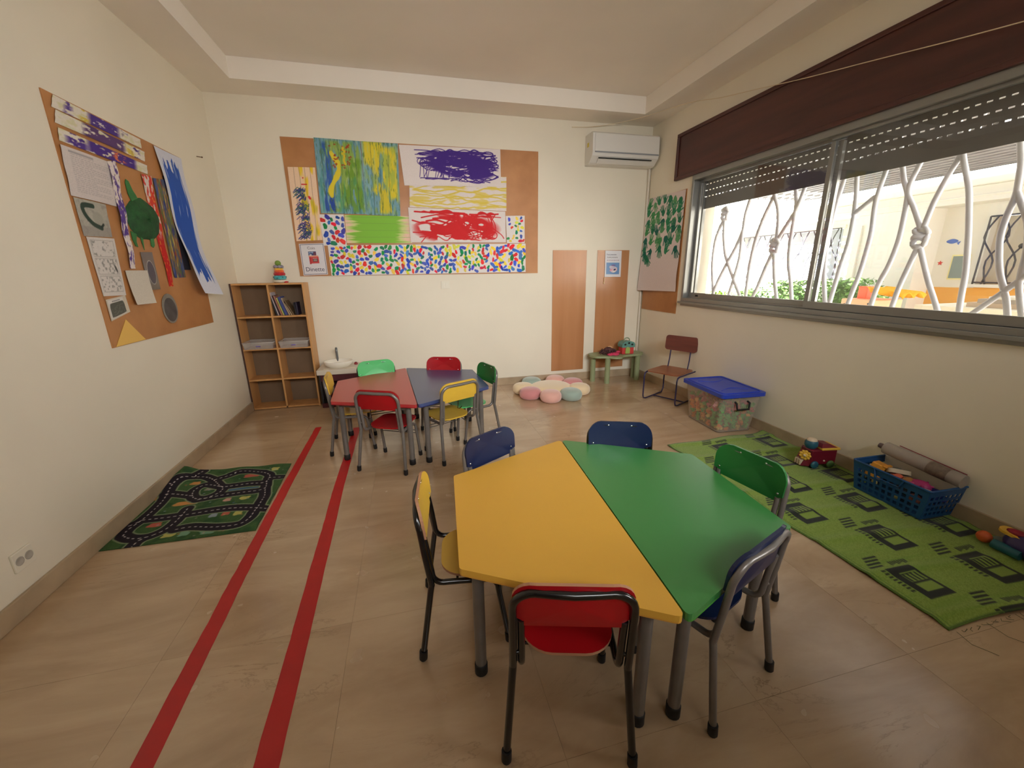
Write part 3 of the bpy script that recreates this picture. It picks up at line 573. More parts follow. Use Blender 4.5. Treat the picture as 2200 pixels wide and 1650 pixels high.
c = planks(.41, .64, 21, [((150, 176, 62), .06, .25, .42, .08, .41, .0, .64, .8), ((108, 150, 48), .05, .2, .45, .2, .41, 0, .5, .8), ((56, 92, 170), .035, .22, .48, .0, .15, .0, .62, .95), ((40, 70, 160), .03, .12, .55, .05, .16, .0, .30, .95), ((70, 150, 130), .03, .15, .55, 0, .41, 0, .64, .5)], (.055, .13, .205, .28, .35))
for i in range(26):   # thick yellow drip and red dabs
    t = i / 25; c.ell(.14 + .05 * math.sin(t * 5) + .02 * t, .52 - .36 * t, .016 + .012 * math.sin(t * 9) ** 2, .022, (226, 206, 60), Rc.uniform(-.5, .5), .9)
for i in range(40): c.ell(Rc.choice([.18, .25, .29]) + Rc.gauss(0, .012), Rc.uniform(.40, .60), .006, .010, (160, 66, 40), Rc.uniform(0, 3), .85)
for i in range(12): c.ell(.25 + Rc.gauss(0, .006), .57 - i * .012, .010, .012, (222, 196, 50), 0, .9)
back_sheet('plank_painting', c, [(.822, 1.849), (1.236, 1.846), (1.243, 2.485), (.839, 2.494)], 'blue and green planked painting with yellow drips and red dabs', off=curl(.005, 2, .5))
c = planks(.33, .64, 22, [((226, 206, 56), .07, .35, .36, .0, .20, .20, .66, .95), ((226, 206, 56), .06, .3, .38, .08, .33, .02, .62, .95), ((222, 200, 50), .05, .2, .45, .12, .28, .0, .30, .9), ((150, 180, 90), .05, .2, .55, 0, .33, 0, .64, .6)], (.08, .155, .235))
back_sheet('plank_painting', c, [(1.236, 1.842), (1.556, 1.836), (1.583, 2.483), (1.248, 2.486)], 'light blue planked painting brushed over with yellow', n=.0105, off=curl(.004, 2, 1.5))
# purple scribble
WH = (232, 222, 218)
def scribble(c, x0, x1, y0, y1, n, wd, col, seg=6, k=1.0):
    for i in range(n):
        y_ = Rc.uniform(y0, y1); a = Rc.uniform(x0, x0 + .3 * (x1 - x0)); b_ = Rc.uniform(x1 - .35 * (x1 - x0), x1); P = []
        for j in range(seg + 1): P.append((a + (b_ - a) * j / seg, y_ + Rc.gauss(0, (y1 - y0) * .09)))
        P = [(p.x, p.y) for p in smooth_path([(x, y_, 0) for x, y_ in P], 5)]; c.stroke(P, wd * Rc.uniform(.6, 1.4), col, k)
c = Canvas(1.0, .36, WH, seed=5, res=.003); PU = (66, 40, 124)
blob = np.clip((c.n(.10, .05, 3, 1) - .34) * 10, 0, 1) * np.clip(1.25 - (((c.X - .60) / .34) ** 2 + ((c.Y - (.20 - .10 * (c.X - .5))) / .115) ** 2), 0, 1) * 3; c.mix(blob, PU)
scribble(c, .17, .98, .13, .33, 26, .010, PU); scribble(c, .14, .95, .25, .33, 14, .008, PU); scribble(c, .45, .98, .05, .25, 20, .008, PU)
for i in range(16): x = Rc.uniform(.18, .5); c.stroke([(x, .24), (x + Rc.gauss(0, .02), .17), (x + Rc.uniform(-.05, .02), .08)], .006, PU)
for i in range(7): cx, cy = Rc.uniform(.80, .93), Rc.uniform(.08, .32); c.stroke([(cx + .055 * math.cos(a), cy + .02 * math.sin(a)) for a in [2 * PI * q / 14 for q in range(15)]], .010, PU)
for i in range(4): cx, cy = .19 + .02 * i, .22 - .015 * i; c.stroke([(cx + .035 * math.cos(a), cy + .03 * math.sin(a)) for a in [2 * PI * q / 12 for q in range(13)]], .006, PU)
scribble(c, .10, .6, .06, .08, 3, .009, PU)
back_sheet('scribble_painting', c, [(1.617, 2.118), (2.591, 2.137), (2.589, 2.484), (1.593, 2.474)], 'white paper with a dense dark purple paint scribble', n=.0125, off=curl(.006, 2.6, .2))
# yellow streaks
c = Canvas(1.0, .31, WH, seed=6); YL = (222, 198, 84)
w_ = .02 * np.sin(c.X * 14 + 2 * c.n(.2, .1, 1, 4)) + .03 * c.n(.15, .2, 2, 5)
for k in range(9):
    w_ = .012 * np.sin(c.X * (9 + k) + k * 1.7) + .05 * (c.n(.14, .4, 3, 60 + k) - .5);
    y_ = .02 + k * .033; m = np.clip(1 - np.abs(c.Y - y_ - w_) / (.004 + .010 * c.n(.09, .03, 2, 30 + k)), 0, 1) * 1.6; c.mix(m * np.clip((c.X - .02) / .03, 0, 1), YL, .85)
c.mix(np.clip((c.n(.16, .035, 3, 3) - .53) * 8, 0, 1), YL, .75)
back_sheet('streak_painting', c, [(1.652, 1.922), (2.645, 1.905), (2.650, 2.234), (1.670, 2.20)], 'white paper streaked with thin wavy yellow paint', n=.0095, off=curl(.003))
# red
c = Canvas(1.0, .31, WH, seed=7, res=.003); RD = (198, 40, 44)
e = np.clip((c.n(.17, .07, 3, 1) - .43) * 16, 0, 1) * np.clip((c.X - .0) / .05, 0, 1) * np.clip(1.3 - ((c.X - .48) / .42) ** 2 - ((c.Y - .13) / .13) ** 2, 0, 1) * 2; c.mix(e, RD)
scribble(c, .02, .9, .03, .28, 13, .013, RD, 7); scribble(c, .03, .6, .25, .30, 4, .012, RD, 5); scribble(c, .6, .97, .22, .29, 5, .012, RD, 4)
for i in range(14): x = Rc.uniform(.45, .9); c.stroke([(p.x, p.y) for p in smooth_path([(x, .27, 0), (x + Rc.gauss(0, .04), .17, 0), (x + Rc.gauss(0, .06), .08, 0), (x + Rc.gauss(0, .08), .04, 0)], 5)], .009, RD)
for cx in (.60, .80, .85): c.stroke([(cx + .055 * math.cos(a), .07 + .04 * math.sin(a)) for a in [2 * PI * q / 16 for q in range(17)]], .009, RD)
back_sheet('scribble_painting', c, [(1.637, 1.588), (2.634, 1.592), (2.632, 1.900), (1.637, 1.918)], 'white paper with bold red paint swirls and drips', n=.0125, off=curl(.006, 2.2, .9))
# green on pink planks
c = Canvas(.63, .26, PINK, seed=8); GG = (132, 190, 70)
xx = np.abs(c.X - .30) / .30 + .16 * (c.n(.5, .014, 2, 4) - .5) * 4
c.mix(np.clip((1.0 - xx) * 7, 0, 1), (206, 218, 140), .9); c.mix(np.clip((.86 - xx - .1 * c.n(.3, .02, 2, 7)) * 7, 0, 1), GG)
for y_ in (.055, .12, .185, .24): c.rect(0, .63, y_, y_ + .0025, (116, 140, 80), .6)
back_sheet('plank_painting', c, [(1.024, 1.579), (1.650, 1.582), (1.650, 1.836), (1.030, 1.838)], 'pale pink planked painting brushed lime green in the middle', n=.0085, off=curl(.002))
# finger painted dot pages
def dots(w, h, seed, n, sz, cols=(RED, BLU, GRN, YEL), el=1.35):
    c = Canvas(w, h, (234, 228, 224), seed=seed, res=.0028); rs = random.Random(seed); pts = []
    for k in range(n * 60):
        if len(pts) >= n: break
        p = (rs.uniform(.012, w - .012), rs.uniform(.014, h - .014)); s = sz * rs.uniform(.75, 1.3)
        if all(math.hypot((p[0] - q[0]) * .95, p[1] - q[1]) > (s + q[2]) * 1.03 for q in pts): pts.append((p[0], p[1], s))
    for x, y_, s in pts:
        cl = rs.choice(cols); cl = tuple(max(0, min(255, v + rs.randint(-16, 24))) for v in cl); a = rs.uniform(0, PI)
        c.ell(x, y_, s * el, s * .88, cl, a, .96, wob=.07, sq=2.5); c.ell(x + s * .2, y_, s * .6, s * .35, tuple(min(255, v + 26) for v in cl), a, .4)
    return c
c = dots(.215, .285, 40, 22, .0185, (RED, BLU, GRN, (40, 60, 150), RED)); back_sheet('dot_painting', c, [(.808, 1.555), (1.020, 1.554), (1.024, 1.842), (.805, 1.838)], 'large dotted sheet above the left end of the row of dot pages', n=.0105, off=curl(.004))
c = dots(.205, .275, 41, 22, .0135); back_sheet('dot_painting', c, [(2.644, 1.585), (2.843, 1.585), (2.844, 1.864), (2.637, 1.857)], 'dotted sheet above the right end of the row of dot pages', n=.0135, off=curl(.003))
seam = [.845, 1.054, 1.256, 1.455, 1.653, 1.855, 2.048, 2.252, 2.454, 2.651, 2.852]
ordn = ['first', 'second', 'third', 'fourth', 'fifth', 'sixth', 'seventh', 'eighth', 'ninth', 'last']
pal = [(RED, BLU, GRN, YEL, (40, 60, 150)), (GRN, BLU, RED, YEL), (GRN, RED, BLU, GRN, YEL), (BLU, (70, 120, 200), RED, GRN, YEL), (BLU, RED, YEL, BLU, GRN), (BLU, GRN, RED, YEL, BLU), (YEL, RED, GRN, BLU), (YEL, BLU, GRN, RED), (BLU, RED, YEL, (70, 110, 200)), (BLU, YEL, RED, GRN, (60, 100, 190))]
zt = lambda x: 1.556 + (x - .845) * .0125; zb_ = lambda x: 1.271 + (x - .845) * .006
for i in range(10):
    a, b_ = seam[i] - (.004 if i else 0), seam[i + 1] + .002; w = b_ - a
    c = dots(w, .29, 50 + i, [36, 34, 28, 30, 34, 34, 30, 32, 28, 28][i], [.0155, .0160, .0175, .0150, .0150, .0150, .0150, .0145, .0150, .0175][i], pal[i], [1.3, 1.2, 1.4, 1.8, 1.5, 1.5, 1.6, 1.6, 1.9, 1.5][i])
    back_sheet('dot_painting', c, [(a, zb_(a)), (b_, zb_(b_)), (b_, zt(b_)), (a, zt(a))], ordn[i] + ' page from the left in the bottom row of finger painted dots', n=.0092 + .0006 * (i % 2), off=curl(.003, 3, i), group='finger painted dot pages in the bottom row')
# corner sign with writing
c = Canvas(.225, .295, (226, 222, 224), seed=9, res=.002)
c.frame(.007, .218, .007, .288, .004, (60, 60, 84))
c.rect(.072, .142, .185, .222, (66, 76, 112)); c.ell(.085, .21, .010, .007, (150, 170, 200)); c.ell(.108, .212, .011, .007, (150, 170, 200)); c.rect(.080, .10, .185, .196, (220, 214, 214)); c.rect(.118, .142, .185, .215, (116, 70, 84))
c.rect(.070, .158, .172, .183, (226, 156, 128)); c.rect(.074, .160, .110, .172, (196, 74, 74)); c.rect(.074, .088, .104, .172, (176, 56, 60)); c.rect(.105, .148, .127, .153, (84, 62, 70)); c.rect(.110, .143, .131, .149, (160, 146, 132)); c.rect(.106, .145, .156, .160, (236, 190, 180))
o = back_sheet('corner_sign', c, [(.590, 1.275), (.814, 1.283), (.811, 1.577), (.587, 1.570)], 'framed paper sign reading Coin Dinette with a small red kitchen picture', 'sign', n=.011, off=None, material=paint_mat('laminated_sheet', rough=.25))
def text(s, size, loc, rot, m, parent=None, name='lettering', sc=(1, 1, 1)):
    cu = bpy.data.curves.new(name, 'FONT'); cu.body = s; cu.size = size; cu.align_x = 'CENTER'; cu.extrude = .0002; t = bpy.data.objects.new(name, cu); COL.objects.link(t)
    dg = bpy.context.evaluated_depsgraph_get(); me = bpy.data.meshes.new_from_object(t.evaluated_get(dg)); bpy.data.objects.remove(t)
    me.materials.clear(); me.materials.append(m); o = bpy.data.objects.new(name, me); COL.objects.link(o); o.location = loc; o.rotation_euler = rot; o.scale = sc
    if parent is not None: o.parent = parent
    return o
M_ink = mat('ink_dark', (62, 58, 84), rough=.7); M_ink2 = mat('ink_brown', (110, 96, 92), rough=.7)
text('Dinette', .056, (.702, D - .0118, 1.315), (PI / 2, 0, 0), M_ink, o); text('Coin', .036, (.690, D - .0118, 1.520), (PI / 2, 0, 0), M_ink2, o)
# welcome poster on the tall panel
c = Canvas(.208, .292, (226, 226, 230), seed=10, res=.002)
c.rect(.018, .185, .030, .160, (110, 150, 196)); c.ell(.115, .082, .045, .032, (216, 196, 206), .3); c.ell(.095, .105, .04, .02, (200, 190, 204), -.2); c.ell(.125, .082, .016, .009, (60, 46, 80), .4); c.ell(.108, .130, .03, .008, (120, 100, 150)); c.ell(.078, .078, .02, .01, (220, 150, 160), .6); c.ell(.118, .060, .02, .01, (232, 224, 216), .3)
for i in range(11): c.ell(.03 + i * .0145, .186, .003, .006, (190, 110, 130) if i % 2 else (110, 110, 130))
po = back_sheet('welcome_poster', c, [(3.812, 1.216), (4.018, 1.213), (4.014, 1.506), (3.806, 1.508)], 'small glossy white and blue poster pinned to the top of the right tall panel', 'poster', n=.013, off=curl(.003), material=paint_mat('laminated_sheet'))
text('Tous prenoms', .021, (3.885, D - .0175, 1.458), (PI / 2, 0, 0), M_ink, po); text('Ecole prenoms', .022, (3.898, D - .0175, 1.427), (PI / 2, 0, 0), M_ink2, po)
tag(MB().tube([(0, 0, .06), (.003, 0, .02), (-.002, 0, .0)], .005, 8).sphere((-.002, 0, -.004), .010, 10, 7).obj('dangling_tag', mat('cream_plastic', (236, 206, 160))), 'small cream tassel hanging below the blue poster', 'tassel').location = (3.808, D - .016, 1.15)
# handprint paper on the window wall
c = Canvas(.70, 1.0, (222, 208, 204), seed=12, res=.0032)
def hand(cx, cy, s, a, col):
    ca, sa = math.cos(a), math.sin(a); f = lambda x, y_: (cx + (x * ca - y_ * sa) * s, cy + (x * sa + y_ * ca) * s)
    p = f(0, 0); c.ell(p[0], p[1], .024 * s, .026 * s, col, a, .9, wob=.08)
    for (x0, x1, l) in ((-.018, -.028, .055), (-.007, -.010, .066), (.006, .008, .064), (.017, .024, .054)):
        c.stroke([f(x0, .018), f(x1, l)], .0105 * s, col, .85)
    c.stroke([f(.018, -.006), f(.045, .016)], .011 * s, col, .85)
HG = [(28, 112, 78), (36, 128, 84), (84, 150, 96), (20, 96, 80), (60, 140, 80)]
for r_ in range(6):
    for q in range(7):
        x = .05 + q * .098 + Rc.uniform(-.02, .02); y_ = .93 - r_ * .098 + Rc.uniform(-.02, .02)
        if y_ < .42 and q not in (0, 1): continue
        if y_ < .47 and q in (2, 5): continue
        hand(min(max(x, .045), .65), y_, Rc.uniform(1.15, 1.5), Rc.choice([0, .3, -.3, PI + .2, PI, 2.8]) + Rc.gauss(0, .2), Rc.choice(HG))
for q in range(3): hand(.06 + .03 * q, .40 - q * .03, 1.2, PI + .3 * q, Rc.choice(HG))
tag(sheet('handprint_painting', c, [(W - .03, 3.985, 1.055), (W - .012, 3.320, 1.066), (W - .010, 3.305, 2.049), (W - .010, 3.968, 2.064)], off=lambda u, v: .035 * (1 - u) ** 3 * (1 - v) + .010 * np.sin(v * 9) ** 2 * u * (1 - v) + .003, N=(-1, 0, 0)), 'tall white paper of green handprints hanging beside the window', 'painting')
#@@LEFTWALL@@
# ---- craft work on the left wall board (plane x = 0, coordinates y, z)
def left_sheet(name, cv, c, label, cat='painting', n=.009, off=None, group=None, material=None, mask=None):
    C = [(n, y_, z) for y_, z in c]; return tag(sheet(name, cv, C, off=off, N=(1, 0, 0), material=material, mask=mask), label, cat, group)
def strip(seed, blobs):
    c = Canvas(.70, .068, (228, 220, 206), seed=seed)
    c.mix(np.clip((c.n(.05, .02, 3, 1) - .5) * 6, 0, 1), (206, 204, 150), .6)
    for (x0, x1, th, col) in blobs:
        m = np.clip((c.n(.05, .02, 3, int(x0 * 100)) - th) * 12, 0, 1) * np.clip((c.X - x0) / .04, 0, 1) * np.clip((x1 - c.X) / .04, 0, 1); c.mix(m, col, .95)
    return c
left_sheet('painted_strip', strip(61, [(.22, .50, .22, (70, 46, 126)), (.06, .14, .5, (70, 46, 126)), (.50, .58, .5, (60, 40, 110)), (.16, .26, .5, (206, 180, 70))]), [(2.151, 2.067), (2.847, 2.068), (2.851, 2.120), (2.181, 2.127)], 'topmost of the three purple splashed paper strips', off=curl(.003))
left_sheet('painted_strip', strip(62, [(.16, .52, .32, (84, 56, 104)), (.50, .62, .4, (210, 186, 80)), (.56, .66, .55, (70, 46, 126))]), [(2.147, 2.000), (2.850, 1.994), (2.868, 2.054), (2.171, 2.062)], 'middle one of the three purple splashed paper strips', off=curl(.003))
left_sheet('painted_strip', strip(63, [(.03, .20, .5, (70, 44, 128)), (.17, .60, .26, (66, 40, 124)), (.36, .50, .60, (226, 120, 80))]), [(2.142, 1.923), (2.848, 1.920), (2.861, 1.974), (2.155, 1.982)], 'lowest of the three purple splashed paper strips', off=curl(.003))
c = Canvas(.335, .235, (214, 204, 200), seed=64)
for k in range(19):
    y_ = .205 - k * .0098
    x = .05
    while x < .27 + (.03 if k % 4 else -.08): l = Rc.uniform(.008, .028); c.rect(x, x + l, y_, y_ + .0028, (150, 144, 146), .6); x += l + .006
c.rect(.04, .20, .212, .222, (130, 126, 132), .55)
left_sheet('printed_letter', c, [(2.115, 1.676), (2.448, 1.672), (2.480, 1.905), (2.134, 1.905)], 'white printed letter of small grey text on the craft board', 'paper', n=.011, off=curl(.006))
c = Canvas(.225, .18, (176, 172, 160), seed=65); c.mix(np.clip((c.n(.02, .02, 2, 2) - .55) * 4, 0, 1), (140, 136, 128), .5); c.rect(0, .225, 0, .05, (150, 144, 138), .6)
c.stroke([(p.x, p.y) for p in smooth_path([(.12, .155, 0), (.05, .15, 0), (.05, .11, 0), (.09, .065, 0), (.15, .045, 0)], 6)], .024, (56, 72, 62)); c.stroke([(.05, .12), (.06, .08)], .012, (56, 72, 62)); c.stroke([(.15, .05), (.17, .065)], .014, (50, 60, 54)); c.ell(.14, .095, .04, .032, (160, 158, 146), 0, .8)
left_sheet('photo_print', c, [(2.130, 1.490), (2.345, 1.500), (2.357, 1.670), (2.129, 1.671)], 'grey photocopy of a long tailed animal below the letter', 'paper', off=curl(.002))
c = Canvas(.205, .295, (216, 210, 204), seed=66)
for k in range(3):
    y0 = .02 + k * .09; c.frame(.018, .188, y0, y0 + .082, .002, (150, 146, 140)); c.mix(np.clip((c.n(.014, .012, 2, k) - .55) * 8, 0, 1) * c.box(.022, .184, y0 + .004, y0 + .078), (130, 128, 122), .7)
c.ell(.165, .14, .008, .022, (90, 88, 86), .4)
left_sheet('comic_sheet', c, [(2.150, 1.191), (2.334, 1.187), (2.355, 1.494), (2.142, 1.488)], 'white sheet of three grey comic panels on the craft board', 'paper', off=curl(.002))
c = Canvas(.18, .13, (206, 196, 178), seed=67); c.rect(.012, .150, .008, .122, (216, 212, 206))
for dx in np.linspace(-1, 1, 60): pass
tri = np.clip(1.15 - np.abs(c.X - .085) / (.062 - .30 * np.clip(c.Y - .07, 0, .06)), 0, 1) * 8 * c.box(.02, .15, .015, .098); c.mix(tri, (92, 92, 84)); c.mix(np.clip((c.n(.012, .005, 2, 1) - .55) * 6, 0, 1) * c.box(.03, .14, .02, .09), (130, 130, 118), .5)
for i in range(6): c.rect(.05 + i * .012, .058 + i * .012, .106, .114, (80, 78, 84), .8)
left_sheet('leaf_card', c, [(2.156, 1.058), (2.330, 1.094), (2.322, 1.188), (2.156, 1.172)], 'small card with a dark mound shape above the yellow triangle', 'paper', off=None, n=.010)
ytri = MB().prism([(0, 0), (.266, 0), (.133, .135)], 0, .0015, M=Matrix(((0, 0, 1, .0075), (1, 0, 0, 2.142), (0, 1, 0, .921), (0, 0, 0, 1)))); tag(ytri.obj('yellow_triangle', mat('yellow_card', (232, 188, 96), rough=.6)), 'yellow paper triangle in the lower corner of the craft board', 'paper')
c = Canvas(.085, .60, (228, 216, 212), seed=68)
c.mix(np.clip((c.n(.02, .03, 3, 1) - .56 + .3 * np.clip(1 - np.abs(c.Y - .33) / .12, 0, 1)) * 10, 0, 1), (82, 56, 136), .95); c.mix(np.clip((c.n(.012, .012, 2, 5) - .74) * 10, 0, 1), (160, 160, 60))
left_sheet('splashed_ribbon', c, [(2.425, 1.334), (2.472, 1.334), (2.530, 1.925), (2.455, 1.905)], 'long white paper ribbon splashed with purple paint', n=.0135, off=lambda u, v: .008 * np.sin(v * 9) ** 2)
# paper turtle
M_tur = mat('crumpled_green_tissue', (24, 84, 36), rough=.7, bump=1.0, bscale=45, col2=(14, 58, 26), vscale=30); M_tl = mat('green_card', (52, 122, 64), rough=.6, var=.2, vscale=20)
tt = thing('paper_turtle', 'green crumpled tissue paper turtle on the craft board', 'craft', (.008, 2.685, 1.63))
b = MB(); ny_, nz_ = 26, 22; vs = []; fs = []
for j in range(nz_ + 1):
    for i in range(ny_):
        a = 2 * PI * i / ny_; r_ = j / nz_; ww = 1 + .03 * math.sin(5 * a) + .02 * math.sin(9 * a + 1)
        y_, z_ = .176 * r_ * math.cos(a) * ww, .122 * r_ * math.sin(a) * ww
        vs.append((.030 * (1 - r_ ** 3) + .004 * math.sin(i * 2.3 + j * 1.7) * (1 - r_), y_, z_ + .012 * r_ * math.cos(a)))
for j in range(nz_):
    for i in range(ny_): fs.append((j * ny_ + i, (j + 1) * ny_ + i, (j + 1) * ny_ + (i + 1) % ny_, j * ny_ + (i + 1) % ny_))
b.add(vs, fs, smooth=True); b.obj('shell', M_tur, tt)
def flat(parent, name, pts, m, x=.001, t=.003):
    return MB().prism(pts, 0, t, M=Matrix(((0, 0, 1, x), (1, 0, 0, 0), (0, 1, 0, 0), (0, 0, 0, 1)))).obj(name, m, parent)
flat(tt, 'head', [(-.075, .08), (-.100, .13), (-.103, .19), (-.090, .212), (-.068, .206), (-.048, .16), (-.026, .135), (-.01, .10)], M_tl)
flat(tt, 'leg', [(-.165, -.08), (-.165, -.13), (-.150, -.165), (-.130, -.170), (-.135, -.14), (-.115, -.095)], M_tl); flat(tt, 'leg', [(.020, -.10), (.012, -.155), (.030, -.165), (.050, -.150), (.058, -.10)], M_tl)
flat(tt, 'tail', [(-.085, -.10), (-.074, -.185), (-.060, -.11)], M_tl)
c = Canvas(.10, .70, (222, 210, 204), seed=69); c.mix(np.clip((c.n(.02, .04, 2, 1) - .42) * 10, 0, 1), (200, 60, 48)); c.mix(np.clip((.35 - c.Y) * 20, 0, 1), (186, 34, 34)); c.mix(np.clip((c.n(.01, .02, 2, 2) - .70) * 12, 0, 1), (226, 160, 60))
left_sheet('painted_ribbon', c, [(2.800, 1.221), (2.852, 1.221), (2.874, 1.915), (2.765, 1.905)], 'narrow paper ribbon painted red beside the turtle', n=.0085, off=lambda u, v: .006 * np.sin(v * 8) ** 2)
c = Canvas(.165, .64, (120, 96, 70), seed=70)
for k, (col, th) in enumerate((((150, 116, 56), .45), ((52, 64, 120), .5), ((96, 110, 60), .55), ((140, 50, 40), .62), ((70, 90, 140), .6), ((190, 170, 100), .66))): c.mix(np.clip((c.n(.016, .09, 3, k) - th) * 10, 0, 1), col, .95)
left_sheet('multicoloured_painting', c, [(2.885, 1.276), (3.040, 1.278), (3.038, 1.925), (2.890, 1.908)], 'tall narrow painting of ochre and indigo streaks', n=.0105, off=curl(.004))
MB().box(.006, .0085, 3.03, 3.14, 1.33, 1.95).obj('tmp', M_board).name = 'backing_paper'; bp_ = bpy.data.objects['backing_paper']; bp_.data.materials[0] = mat('black_paper', (26, 26, 40), rough=.7); tag(bp_, 'dark backing paper showing beside the blue painting', 'paper')
c = Canvas(.345, 1.0, (214, 216, 230), seed=71); m = np.clip(1.0 - np.abs(c.X - .16) / (.125 + .07 * (c.n(.03, .30, 3, 2) - .5)), 0, 1) * 9
ends = np.clip((c.Y - (.06 + .16 * c.n(.018, 4, 1, 4))) / .02, 0, 1) * np.clip(((.975 - .12 * c.n(.016, 4, 1, 8)) - c.Y) / .02, 0, 1); c.mix(m * ends, (42, 82, 168)); c.mix(np.clip((c.n(.010, .16, 2, 12) - .78) * 12, 0, 1) * ends, (214, 216, 230), .8)
left_sheet('blue_painting', c, [(3.10, 1.16), (3.334, 1.138), (3.331, 2.125), (2.991, 2.123)], 'tall white paper with a broad ragged blue paint band curling off the wall', n=.0125, off=lambda u, v: .075 * np.clip(1 - v / .55, 0, 1) ** 2 + .012 * np.sin(v * 6 + u) ** 2 + .02 * u * (1 - v))
ov = MB(); pts = [(math.cos(a) * .088, math.sin(a) * .098) for a in [2 * PI * i / 24 for i in range(24)]]; oo = thing('laminated_oval', 'grey laminated oval print hanging low on the craft board', 'craft', (.008, 2.742, 1.078))
flat(oo, 'laminate', pts, mat('laminate_grey', (150, 144, 134), rough=.15, var=.3, vscale=8)); flat(oo, 'print', [(p[0] * .82, p[1] * .8 - .008) for p in pts], mat('print_dark', (92, 88, 88), rough=.2, var=.4, vscale=12), x=.0042, t=.0006)
gp = thing('laminated_card', 'upright grey laminated card with a dark oval below the turtle', 'craft', (.008, 2.622, 1.322)); flat(gp, 'laminate', [(-.06, -.115), (.06, -.115), (.062, .115), (-.058, .11)], mat('laminate_dark', (122, 112, 102), rough=.15, var=.25, vscale=8))
flat(gp, 'rim', [(math.cos(a) * .043 + .005, math.sin(a) * .075 - .01) for a in [2 * PI * i / 20 for i in range(20)]], mat('laminate_pale', (170, 164, 156)), x=.0042, t=.0005); flat(gp, 'print', [(math.cos(a) * .038 + .005, math.sin(a) * .069 - .01) for a in [2 * PI * i / 20 for i in range(20)]], mat('print_plum', (74, 66, 76), rough=.2), x=.0048, t=.0005)
c = Canvas(.205, .195, (212, 204, 190), seed=72); left_sheet('blank_card', c, [(2.372, 1.129), (2.568, 1.127), (2.579, 1.325), (2.368, 1.323)], 'plain white card pinned at its top edge over the craft board', 'paper', n=.016, off=lambda u, v: .014 * (1 - v) ** 2)

# ================================================================= TABLES
def half_table(name, label, col, loc, ang):
    t = thing(name, label, 'table', loc, math.radians(ang)); h = .46
    m = mat('tabletop_' + col, {'yellow': (214, 164, 62), 'green': (58, 132, 66), 'red': (178, 50, 52), 'blue': (58, 72, 116)}[col], rough={'yellow': .45, 'green': .30, 'red': .32, 'blue': .30}[col], var=.04, vscale=4, bump=.08, bscale=260, spec={'yellow': .5, 'green': 1.0, 'red': .9, 'blue': 1.0}[col])
    me = mat('table_edge_' + col, {'yellow': (206, 150, 60), 'green': (70, 150, 50), 'red': (150, 20, 32), 'blue': (24, 40, 110)}[col], rough=.5)
    P = round_poly([Vector((-.56, 0)), Vector((.56, 0)), Vector((.283, .55)), Vector((-.283, .55))], .018)
    P = [(p[0], p[1]) for p in P]; MB().prism(P, h - .020, h).obj('tabletop', m, t, bevel=.003)
    MB().prism([(p[0] * .999, .001 + p[1] * .998) for p in P], h - .0245, h - .0205).obj('edge_band', me, t)
    fr = MB(); q = [(-.47, .055), (.47, .055), (.235, .495), (-.235, .495)]
    for i in range(4):
        a = Vector(q[i]); b_ = Vector(q[(i + 1) % 4]); d = (b_ - a).normalized(); nn = Vector((-d.y, d.x)) * .008
        fr.add([(*(a + nn), h - .058), (*(b_ + nn), h - .058), (*(b_ - nn), h - .058), (*(a - nn), h - .058), (*(a + nn), h - .0245), (*(b_ + nn), h - .0245), (*(b_ - nn), h - .0245), (*(a - nn), h - .0245)], [(0, 1, 2, 3), (4, 7, 6, 5), (0, 4, 5, 1), (1, 5, 6, 2), (2, 6, 7, 3), (3, 7, 4, 0)])
    fr.obj('apron', M_grey_tube, t)
    for x, y_ in q:
        l = MB().tube([(x, y_, .035), (x, y_, h - .0245)], .0185, 16).obj('leg', M_grey_tube, t)
        MB().lathe([(.016, 0), (.0215, .004), (.0215, .040), (.0195, .043), (.0185, .043)], 16, c=(x, y_, 0)).obj('foot_cap', M_dark, l)
    for s in (-1, 1): MB().tube([(s * .36, .30, h - .03), (s * .345, .30, h - .09), (s * .32, .30, h - .135), (s * .345, .31, h - .13), (s * .375, .32, h - .105)], .003, 6).obj('bag_hook', mat('hook_brown', (70, 40, 34), rough=.4, metal=.4), t)
    return t
half_table('half_hexagon_table', 'yellow topped half hexagon table pushed against the green one', 'yellow', (2.2295, .744, 0), 85.55)
half_table('half_hexagon_table', 'green topped half hexagon table pushed against the yellow one', 'green', (2.2345, .744, 0), 265.55)
half_table('half_hexagon_table', 'red topped half hexagon table pushed against the blue one', 'red', (1.5375, 2.645, 0), 94.0)
half_table('half_hexagon_table', 'blue topped half hexagon table pushed against the red one', 'blue', (1.5425, 2.645, 0), 274.0)

